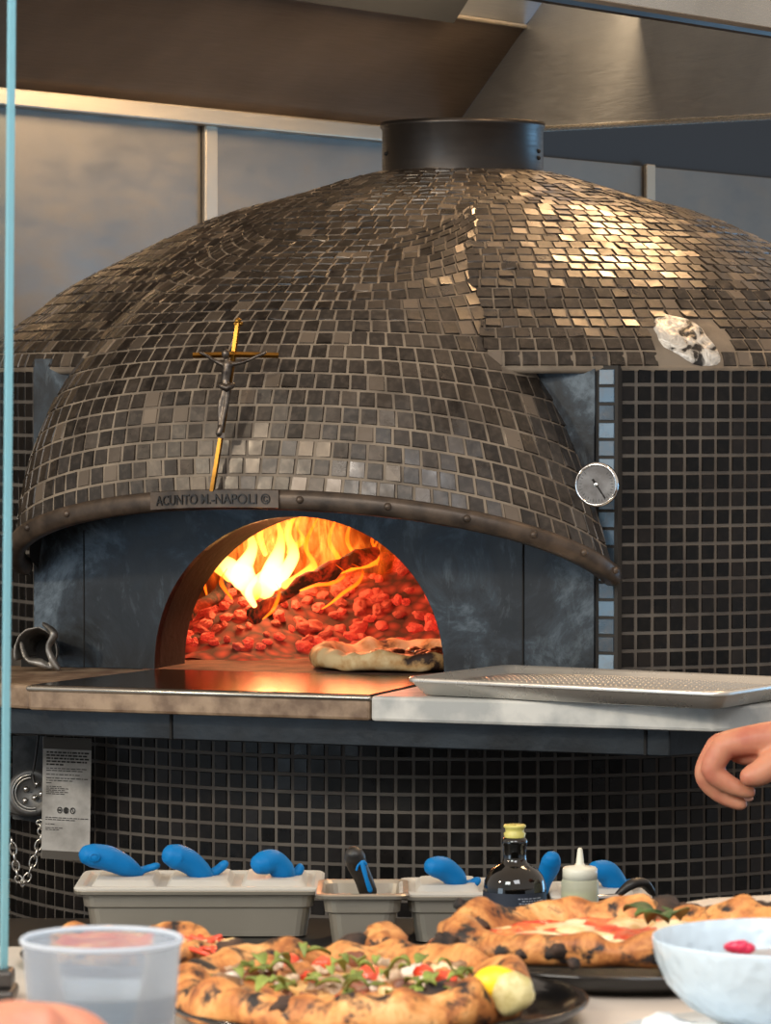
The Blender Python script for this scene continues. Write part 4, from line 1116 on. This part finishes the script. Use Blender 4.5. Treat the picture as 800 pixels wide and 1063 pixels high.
# ------------------------------------------------------------------ bottles
def bottle_at(px, Y): return Vector(((px-400)/F*Y, Y, ZP))
Yb = 4.42; bc_ = bottle_at(534.5, Yb)
bt = thing('oil_bottle', 'round dark glass oil bottle with yellow stopper', 'bottle', bc_)
zz = lambda py: PY(534, py, Yb).z - ZP
kk = Yb/F
m = MB(); m.lathe([(.001, 0), (30*kk, 0), (32*kk, .006), (32.5*kk, zz(922)), (31.5*kk, zz(914)), (29*kk, zz(908)), (24*kk, zz(902)), (17*kk, zz(898)), (13*kk, zz(895)), (12*kk, zz(890)), (12*kk, zz(878)), (13.3*kk, zz(876)), (13.3*kk, zz(872)), (11*kk, zz(869)), (.001, zz(868))], bc_, 48)
m.build('glass_body', plain('dark_glass', '#0a0908', .06, 0, None, spec=.8), bt, smooth=True)
m = MB(); m.lathe([(10.5*kk, zz(870)), (11.5*kk, zz(865)), (9.5*kk, zz(863)), (10*kk, zz(860)), (12*kk, zz(858)), (11*kk, zz(856)), (.001, zz(856.5))], bc_, 32); m.build('stopper', plain('stopper', '#c9bf6a', .4), bt, smooth=True)
m = MB(); m.lathe([(33.1*kk, .02), (33.2*kk, zz(924))], bc_, 48); lb = m.build('label', plain('bottle_label', '#1c2433', .6), bt, smooth=True)
m = MB()
for k, (py, x0_, x1_) in enumerate(((929, 537, 560), (931.5, 541, 562), (934, 538, 556))):
    x_ = x0_
    while x_ < x1_:
        w_ = random.uniform(1.5, 4); 
        for s_ in (0, 1):
            pass
        a0 = math.asin((x_-534.5)/33.6); a1 = math.asin(min(.99, (x_+w_-534.5)/33.6)); z = zz(py)
        m.add([bc_ + Vector((33.5*kk*sin(a), -33.5*kk*cos(a), z+d)) for a, d in ((a0, -.0006), (a1, -.0006), (a1, .0006), (a0, .0006))], [(0, 1, 2, 3)]); x_ += w_+1
m.build('label_lines', plain('label_ink', '#8d93a0', .6), lb)
Yq = 4.40; sc_ = bottle_at(602.5, Yq); kq = Yq/F; zq = lambda py: PY(602, py, Yq).z - ZP
sq = thing('squeeze_bottle', 'small clear squeeze bottle with white nozzle cap', 'bottle', sc_)
m = MB(); m.lathe([(.001, 0), (18*kq, 0), (19.5*kq, .004), (19.5*kq, zq(915)), (18*kq, zq(912))], sc_, 40); m.build('bottle_body', M_squeeze, sq, smooth=True)
m = MB(); m.lathe([(.001, .003), (17.5*kq, .003), (18.5*kq, .008), (18.5*kq, zq(925)), (.001, zq(925))], sc_, 32); m.build('oil', plain('pale_oil', '#b3ab6b', .3), sq)
m = MB(); m.lathe([(18.2*kq, zq(913)), (18.2*kq, zq(902)), (16.5*kq, zq(900)), (6*kq, zq(898.5)), (4.2*kq, zq(896)), (2.6*kq, zq(882)), (1.5*kq, zq(880)), (.001, zq(880))], sc_, 40, cap0=True); m.build('nozzle_cap', plain('cap_plastic', '#d8d6c6', .4), sq, smooth=True)

# ------------------------------------------------------------------ baking tray on the marble
zt_ = ZS + .026
tA = PZ(419, 704, zt_); tBk = PZ(505, 688, zt_)
ua, va, _ = toL(tA); 
tray = thing('baking_tray', 'aluminium rimmed baking tray with wire mesh on the marble slab', 'tray', L(ua+.23, va-.16, ZS))
TWx, TDy = .46, .33
d2 = tBk - tA; ty = Vector((d2.x, d2.y, 0)).normalized(); tB = PZ(742, 719, zt_); tx = Vector((tB.x-tA.x, tB.y-tA.y, 0)); TWx = tx.length + .012; tx.normalize(); ty = Vector((-tx.y, tx.x, 0)); TDy = .30
def TR(x_, y_, z): return tA + tx*x_ + ty*y_ + Vector((0, 0, z - .026))
m = MB(); hx, hy = TWx/2, TDy/2
def rs(d, r): return [(hx+x_, hy+y_) for x_, y_ in rrect(hx-d, hy-d, r, 8)]
secs = [(rs(.0, .022), .021), (rs(-.001, .023), .025), (rs(.001, .021), .0275), (rs(.005, .018), .0275), (rs(.008, .017), .024), (rs(.020, .016), .004), (rs(.026, .012), .0028)]
n = len(secs[0][0]); vs = [TR(x_, y_, z) for pts, z in secs for x_, y_ in pts]
m.add(vs, [(j*n+i, j*n+(i+1)%n, (j+1)*n+(i+1)%n, (j+1)*n+i) for j in range(len(secs)-1) for i in range(n)] + [tuple((len(secs)-1)*n+i for i in range(n))])
secs2 = [(rs(.002, .022), .021), (rs(.018, .016), .002), (rs(.026, .012), .0005)]
vs = [TR(x_, y_, z) for pts, z in secs2 for x_, y_ in pts]
m.add(vs, [(j*n+i, j*n+(i+1)%n, (j+1)*n+(i+1)%n, (j+1)*n+i) for j in range(2) for i in range(n)] + [tuple(2*n+i for i in range(n))])
m.build('tray_body', M_tray, tray, smooth=True)
m = MB(); g_ = .0085
zc = lambda x_, y_: .014 + .010*sin(pi*min(1, max(0, x_/TWx)))*sin(pi*min(1, max(0, y_/TDy)))
x_ = .03
while x_ < TWx-.025:
    m.tube([TR(x_, .03+(TDy-.06)*k/4, .001+zc(x_, .03+(TDy-.06)*k/4)) for k in range(5)], .0017, 5, caps=False); x_ += g_
y_ = .03
while y_ < TDy-.025:
    m.tube([TR(.03+(TWx-.06)*k/106, y_, .002*(-1)**k+zc(.03+(TWx-.06)*k/106, y_)) for k in range(107)], .0010, 4, caps=False); y_ += g_*3
m.build('wire_mesh', M_wire, tray)

# ------------------------------------------------------------------ crucifix
def can_at_px(px, py):
    d = ray(px, py).normalized(); o_ = Vector((0, 0, CZ))
    dl = Vector((d.dot(T_), d.dot(N_), d.z)); ol = Vector(toL(o_)); h = CB.ray_cast(ol, dl)
    return L(*h[0])
YC = can_at_px(232, 500).y
base = can_at_px(221, 507); YX = base.y - .018; YX2 = YX + .015
def X(px, py, o_=0): 
    t = (507-py)/177; return PY(px, py, YX + (YX2-YX)*t + o_)
cru = thing('crucifix', 'small bronze and brass crucifix standing on the canopy rim', 'crucifix', base)
m = MB(); m.tube([X(220, 510), X(229, 455), X(238, 400), X(247, 334)], .0042, 4, caps=False); 
m.ball(X(247, 333), .0052, 8); m.ball(X(244.5, 336), .0035, 8); m.ball(X(250, 336), .0035, 8)
m.build('upright', M_gold, cru)
m = MB(); m.tube([X(200, 369), X(245, 368), X(289, 369)], .0042, 4, caps=False); m.build('crossbar', M_gold, cru)
m = MB(); kx = YX/F
def chain(pts, rads, o_=-.010): Q, R = cr_pts([X(a, c, o_) for a, c in pts], [r*kx for r in rads]); m.tube(Q, R, 10)
chain([(236, 378), (235, 386), (234, 395), (234, 402)], [5.5, 5.5, 4.5, 5.5])
chain([(235, 400), (229, 418), (228, 433), (228, 444)], [4, 3.3, 2.5, 2.2])
chain([(236, 400), (235, 418), (232, 432), (230, 446)], [4, 3.3, 2.5, 2.2], -.012)
chain([(241, 378), (252, 376), (264, 371), (275, 366)], [2.8, 2.2, 1.8, 2])
chain([(230, 378), (222, 374), (214, 369), (208, 366)], [2.8, 2.2, 1.8, 2])
chain([(235, 378), (235, 368)], [2.5, 3]); m.ball(X(234, 367, -.013), 5.2*kx, 12, (.85, .9, 1.1))
chain([(229, 444), (227, 450)], [3, 3.5], -.013)
m.build('figure', M_bronze, cru, mods=[remesh(.0014, 2)])
m = MB(); m.tube([X(229, 400, -.013), X(235, 403, -.018), X(241, 400, -.013)], [.005, .006, .005], 8); m.build('loincloth', M_bronze, cru, smooth=True)
m = MB(); m.box((-.006, -.002, -.004), (.006, .0, .004), lambda p: X(229, 452, -.01) + p); m.build('foot_rest', M_bronze, cru)

# ------------------------------------------------------------------ objects at the left of the shelf and base
# scoop-like pipe end at the left of the mouth
sc0 = on_v(40, 672, VF+.06)
ps = thing('metal_scoop', 'small dull metal scoop leaning at the left end of the shelf', 'scoop', Vector((sc0.x, sc0.y, ZS)))
M_zinc = plain('dull_zinc', '#5a5855', .4, .7, '#96938e', 30, .3, 60, .002)
kY = sc0.y/F; sY = sc0.y - .03
def sco(i, j):                      # half funnel, open towards the room
    a = pi*(-.12 + 1.24*i/24); t = j/10; r = 22*kY*(1-.45*t)*(1+.05*noise.noise(Vector((i*.5, j*.5, 1))))
    return PY(38, 676, sY) + Vector((r*cos(a) + .010*t, .09*t - .02, r*sin(a)*1.15 - .004*t))
kY = sc0.y/F
m = MB(); m.grid(sco, 25, 11); m.build('scoop_body', M_zinc, ps, smooth=True, mods=[solid(.002, 0)])
m = MB(); m.add([PY(a, c, sY+.068) for a, c in ((22, 694), (22, 668), (30, 655), (44, 652), (56, 662), (58, 694))], [(0,1,2,3,4,5)]); m.build('scoop_back', M_under, ps)
m = MB(); Q, R = cr_pts([PY(46, 648, sY-.02), PY(56, 658, sY-.03), PY(50, 672, sY-.03), PY(54, 684, sY-.03), PY(60, 693, sY-.03)], [.005, .009, .006, .007, .006]); m.tube(Q, R, 12, .7)
Q, R = cr_pts([PY(22, 668, sY-.02), PY(28, 684, sY-.03), PY(42, 688, sY-.03), PY(52, 693, sY-.03)], [.004, .006, .009, .005]); m.tube(Q, R, 12, .7); m.build('scoop_handle', M_zinc, ps, mods=[remesh(.0022, 3)])

YS_ = 5.86
sg = thing('safety_notice', 'weathered white metal notice with fine print and three round symbols', 'sign', PY(69, 893, YS_))
c4 = [PY(43, 891, YS_), PY(93, 894, YS_+.02), PY(95, 767, YS_+.02), PY(45, 765, YS_)]
snr = (c4[1]-c4[0]).cross(c4[3]-c4[0]).normalized(); snr = snr if snr.y < 0 else -snr
m = MB(); m.sheet(c4, .003, snr); M_sign = plain('notice_board', '#c4c2bd', .45, .2, '#9c9994', 20, .2, 60, .001); m.build('board', M_sign, sg)
def S(a, c, o_=.0006): 
    return c4[3].lerp(c4[2], a).lerp(c4[0].lerp(c4[1], a), c) + snr*o_
m = MB(); m.add([S(.0, 0), S(1, 0), S(1, .095), S(0, .095)], [(0,1,2,3)]); m.add([S(.0, .93), S(1, .93), S(1, 1), S(0, 1)], [(0,1,2,3)]); m.build('grimy_band', plain('grime', '#55514b', .6), sg)
m = MB(); rl = random.Random(3)
lines = [(.115, .9, .013), (.14, .9, .013), (.165, .9, .013), (.19, .85, .013), (.215, .4, .013), (.25, .9, .007), (.268, .75, .007), (.30, .7, .007), (.33, .9, .007), (.35, .6, .007), (.37, .15, .007),
         (.40, .35, .006), (.415, .5, .006), (.43, .45, .006), (.445, .5, .006), (.46, .4, .006), (.655, .9, .006), (.672, .6, .006), (.71, .2, .005), (.74, .4, .005), (.755, .3, .005)]
for y_, wd, hh in lines:
    x_ = .07
    while x_ < .06+wd-.04:
        w_ = rl.uniform(.03, .11); m.add([S(x_, y_, .001), S(min(x_+w_, .95), y_, .001), S(min(x_+w_, .95), y_+hh, .001), S(x_, y_+hh, .001)], [(0,1,2,3)]); x_ += w_+.018
m.build('fine_print', plain('notice_ink', '#2a2927', .6), sg)
for k, a in enumerate((.36, .49, .63)):
    m = MB(); N2 = 24; ctr = (a, .595)
    def rg(i, j): th_ = 2*pi*i/N2; rr = [.055, .038][j]; return S(ctr[0]+rr*cos(th_), ctr[1]+rr*.47*1.05*sin(th_), .0012)
    m.grid(rg, N2, 2, True)
    if k == 0: m.add([S(a-.03, .588, .0012), S(a+.03, .588, .0012), S(a+.03, .602, .0012), S(a-.03, .602, .0012)], [(0,1,2,3)])
    if k == 1: m.add([S(a-.03, .575, .0012), S(a+.03, .575, .0012), S(a+.03, .615, .0012), S(a-.03, .615, .0012)], [(0,1,2,3)])
    if k == 2: m.add([S(a-.035, .575, .0012), S(a-.02, .572, .0012), S(a+.035, .615, .0012), S(a+.02, .618, .0012)], [(0,1,2,3)])
    m.build('warning_symbol', bpy.data.materials['notice_ink'], sg)
# grey cast cap with wire and chain
YM = 5.90
M_cast = plain('cast_grey', '#6f6f6e', .5, .5, '#4a4a4a', 20, .3, 40, .002)
gc = thing('vent_cap', 'round grey cast metal cap hanging left of the notice', 'cap', PY(30, 843, YM))
m = MB(); kq = YM/F
m.lathe([(.001, 0), (20*kq, 0), (24*kq, .004), (25*kq, .012), (20*kq, .016), (17*kq, .010), (.001, .008)], (0, 0, 0), 36); cN = PY(33, 822, YM); m.xf(lambda p: cN + Vector((p.x, -p.z, p.y))); m.build('cap_body', M_cast, gc, smooth=True)
m = MB(); m.lathe([(.001, 0), (30*kq, 0), (32*kq, .006), (28*kq, .016), (.001, .014)], (0, 0, 0), 36); m.xf(lambda p: PY(34, 835, YM+.01) + Vector((p.x, -p.z, p.y*.38))); m.build('cap_base', M_cast, gc, smooth=True)
m = MB()
for r in (16, 19): m.tube([cN + Vector((r*kq*cos(a*pi/12), -.017, r*kq*sin(a*pi/12))) for a in range(6, 20)], .0012, 6)
m.build('ring_wire', M_wire, gc, smooth=True)
m = MB()
for a, c in ((27, 819), (38, 814), (36, 828), (26, 831), (43, 824)): m.ball(PY(a, c, YM-.015), .005, 10)
m.build('bolt', M_wire, gc, smooth=True)
m = MB(); Q, R = cr_pts([PY(41, 752, YM-.01), PY(37, 785, YM-.012), PY(34, 805, YM-.014), PY(37, 817, YM-.02)], [.0022]*4); m.tube(Q, R, 8); m.build('hanging_wire', M_blk, gc, smooth=True)
bk = MB(); bk.sheet([PY(13, 850, YM+.03), PY(47, 855, YM+.03), PY(47, 764, YM+.03), PY(13, 764, YM+.03)], .003, Vector((0, -1, 0))); bk.build('backing_plate', plain('dark_cast', '#3a3b3c', .5, .5, '#5c5d5e', 20), gc)
ch = thing('chain', 'short dull steel chain hanging in a loop below the vent cap', 'chain', PY(22, 922, YM-.03))
path, _r = cr_pts([PY(12, 870, YM-.03), PY(16, 895, YM-.03), PY(20, 915, YM-.03), PY(27, 914, YM-.03), PY(36, 890, YM-.03), PY(43, 866, YM-.03), PY(41, 852, YM-.03)], [1]*7, 3)
for i in range(len(path)-1):
    p, q = path[i], path[i+1]; c = (p+q)/2; d = (q-p).normalized(); ln_ = (q-p).length*.72
    sd = d.cross(Vector((0, 1, 0))).normalized() if i % 2 else Vector((0, 1, 0)); m = MB()
    m.tube([c + d*ln_*cos(2*pi*k/14) + sd*.0055*sin(2*pi*k/14) for k in range(15)], .0016, 6, caps=False); m.build('chain_link', M_wire, ch, smooth=True)

# ------------------------------------------------------------------ hands
def handmesh(name, label, root, chains, balls, vx, nails=None, Y=4.3):
    t = thing(name, label, 'person', root)
    m = MB()
    for pts, rads in chains:
        Q, R = cr_pts([Vector(p) for p in pts], rads, 5); m.tube(Q, R, 14)
    for c, r, s in balls: m.ball(c, r, 16, s)
    o = m.build('hand', M_skin, t, mods=[remesh(vx, 7)])
    if nails:
        for k, (c, r, s) in enumerate(nails):
            m = MB(); m.ball(c, r, 12, s); m.build('fingernail', M_nail, t, smooth=True)
    return t
YHd = 4.30; k = YHd/F
def H(px, py, d=0): return PY(px, py, YHd + d)
r_ = lambda *a: [q*k for q in a]
chains = [
    ([H(1290, 880, .22), H(1100, 820, .16), H(960, 790, .10), H(870, 780, .05), H(812, 772, .01)], r_(46, 46, 38, 28, 24)),                       # forearm and wrist
    ([H(812, 768, 0), H(785, 768, -.005), H(752, 774, -.008)], r_(22, 17, 13)),                     # back of hand, near row
    ([H(815, 770, .025), H(785, 768, .025), H(748, 773, .022)], r_(21, 17, 13)),
    ([H(818, 776, .045), H(790, 772, .048), H(752, 778, .048)], r_(20, 16, 12)),
    ([H(752, 774, -.008), H(739, 799, -.008), H(758, 815, -.010), H(777, 822, -.012)], r_(14, 12.5, 10, 7.5)),   # index
    ([H(746, 774, .014), H(732, 803, .014), H(746, 823, .010), H(768, 834, .004)], r_(13.5, 12, 10, 8)),        # middle
    ([H(746, 776, .034), H(734, 800, .036), H(746, 818, .034), H(762, 828, .030)], r_(12, 10.5, 9, 7.5)),         # ring
    ([H(752, 780, .054), H(742, 798, .056), H(750, 812, .054), H(763, 820, .050)], r_(10, 9, 8, 7)),            # little
    ([H(815, 788, .0), H(790, 782, .005), H(768, 782, .008)], r_(17, 15, 12)),
    ([H(814, 782, -.010), H(800, 794, -.022), H(789, 802, -.028), H(779, 806, -.031)], r_(19, 15.5, 14, 12)),      # thumb
]
pr = handmesh('person', 'bare hand and forearm of a cook reaching in from the right', H(800, 840), chains, [], .0022,
              [(H(777, 829, -.006), .0045, (1.2, .6, .7)),])
YF_ = 1.75; k2 = YF_/F
def H2(px, py, d=0): return PY(px, py - 12, YF_ + d)
q_ = lambda *a: [v*k2 for v in a]
chains = [
    ([H2(-420, 1420, -.15), H2(-190, 1260, -.06), H2(-90, 1170, 0)], q_(95, 75, 58)),
    ([H2(-90, 1160, 0), H2(-30, 1110, 0), H2(30, 1092, 0)], q_(60, 52, 44)),
    ([H2(-90, 1180, .03), H2(-30, 1130, .035), H2(30, 1105, .03)], q_(55, 48, 42)),
    ([H2(-80, 1190, -.03), H2(-30, 1150, -.03), H2(20, 1125, -.03)], q_(50, 44, 38)),
    ([H2(30, 1085, .02), H2(85, 1090, .03), H2(112, 1130, .03), H2(95, 1170, .02)], q_(36, 30, 26, 22)),
    ([H2(30, 1100, 0), H2(90, 1110, .005), H2(112, 1150, 0), H2(95, 1190, 0)], q_(36, 30, 26, 22)),
    ([H2(25, 1115, -.022), H2(80, 1132, -.022), H2(100, 1172, -.024), H2(82, 1206, -.024)], q_(34, 28, 24, 20)),
    ([H2(15, 1140, -.042), H2(62, 1160, -.044), H2(80, 1192, -.046), H2(66, 1220, -.046)], q_(28, 24, 21, 18)),
    ([H2(-60, 1170, .05), H2(-5, 1190, .055), H2(45, 1200, .05), H2(80, 1200, .045)], q_(40, 30, 26, 22)),
]
handmesh('person', 'blurred hand of a diner in the bottom left corner before the cup', H2(0, 1250), chains, [], .003)
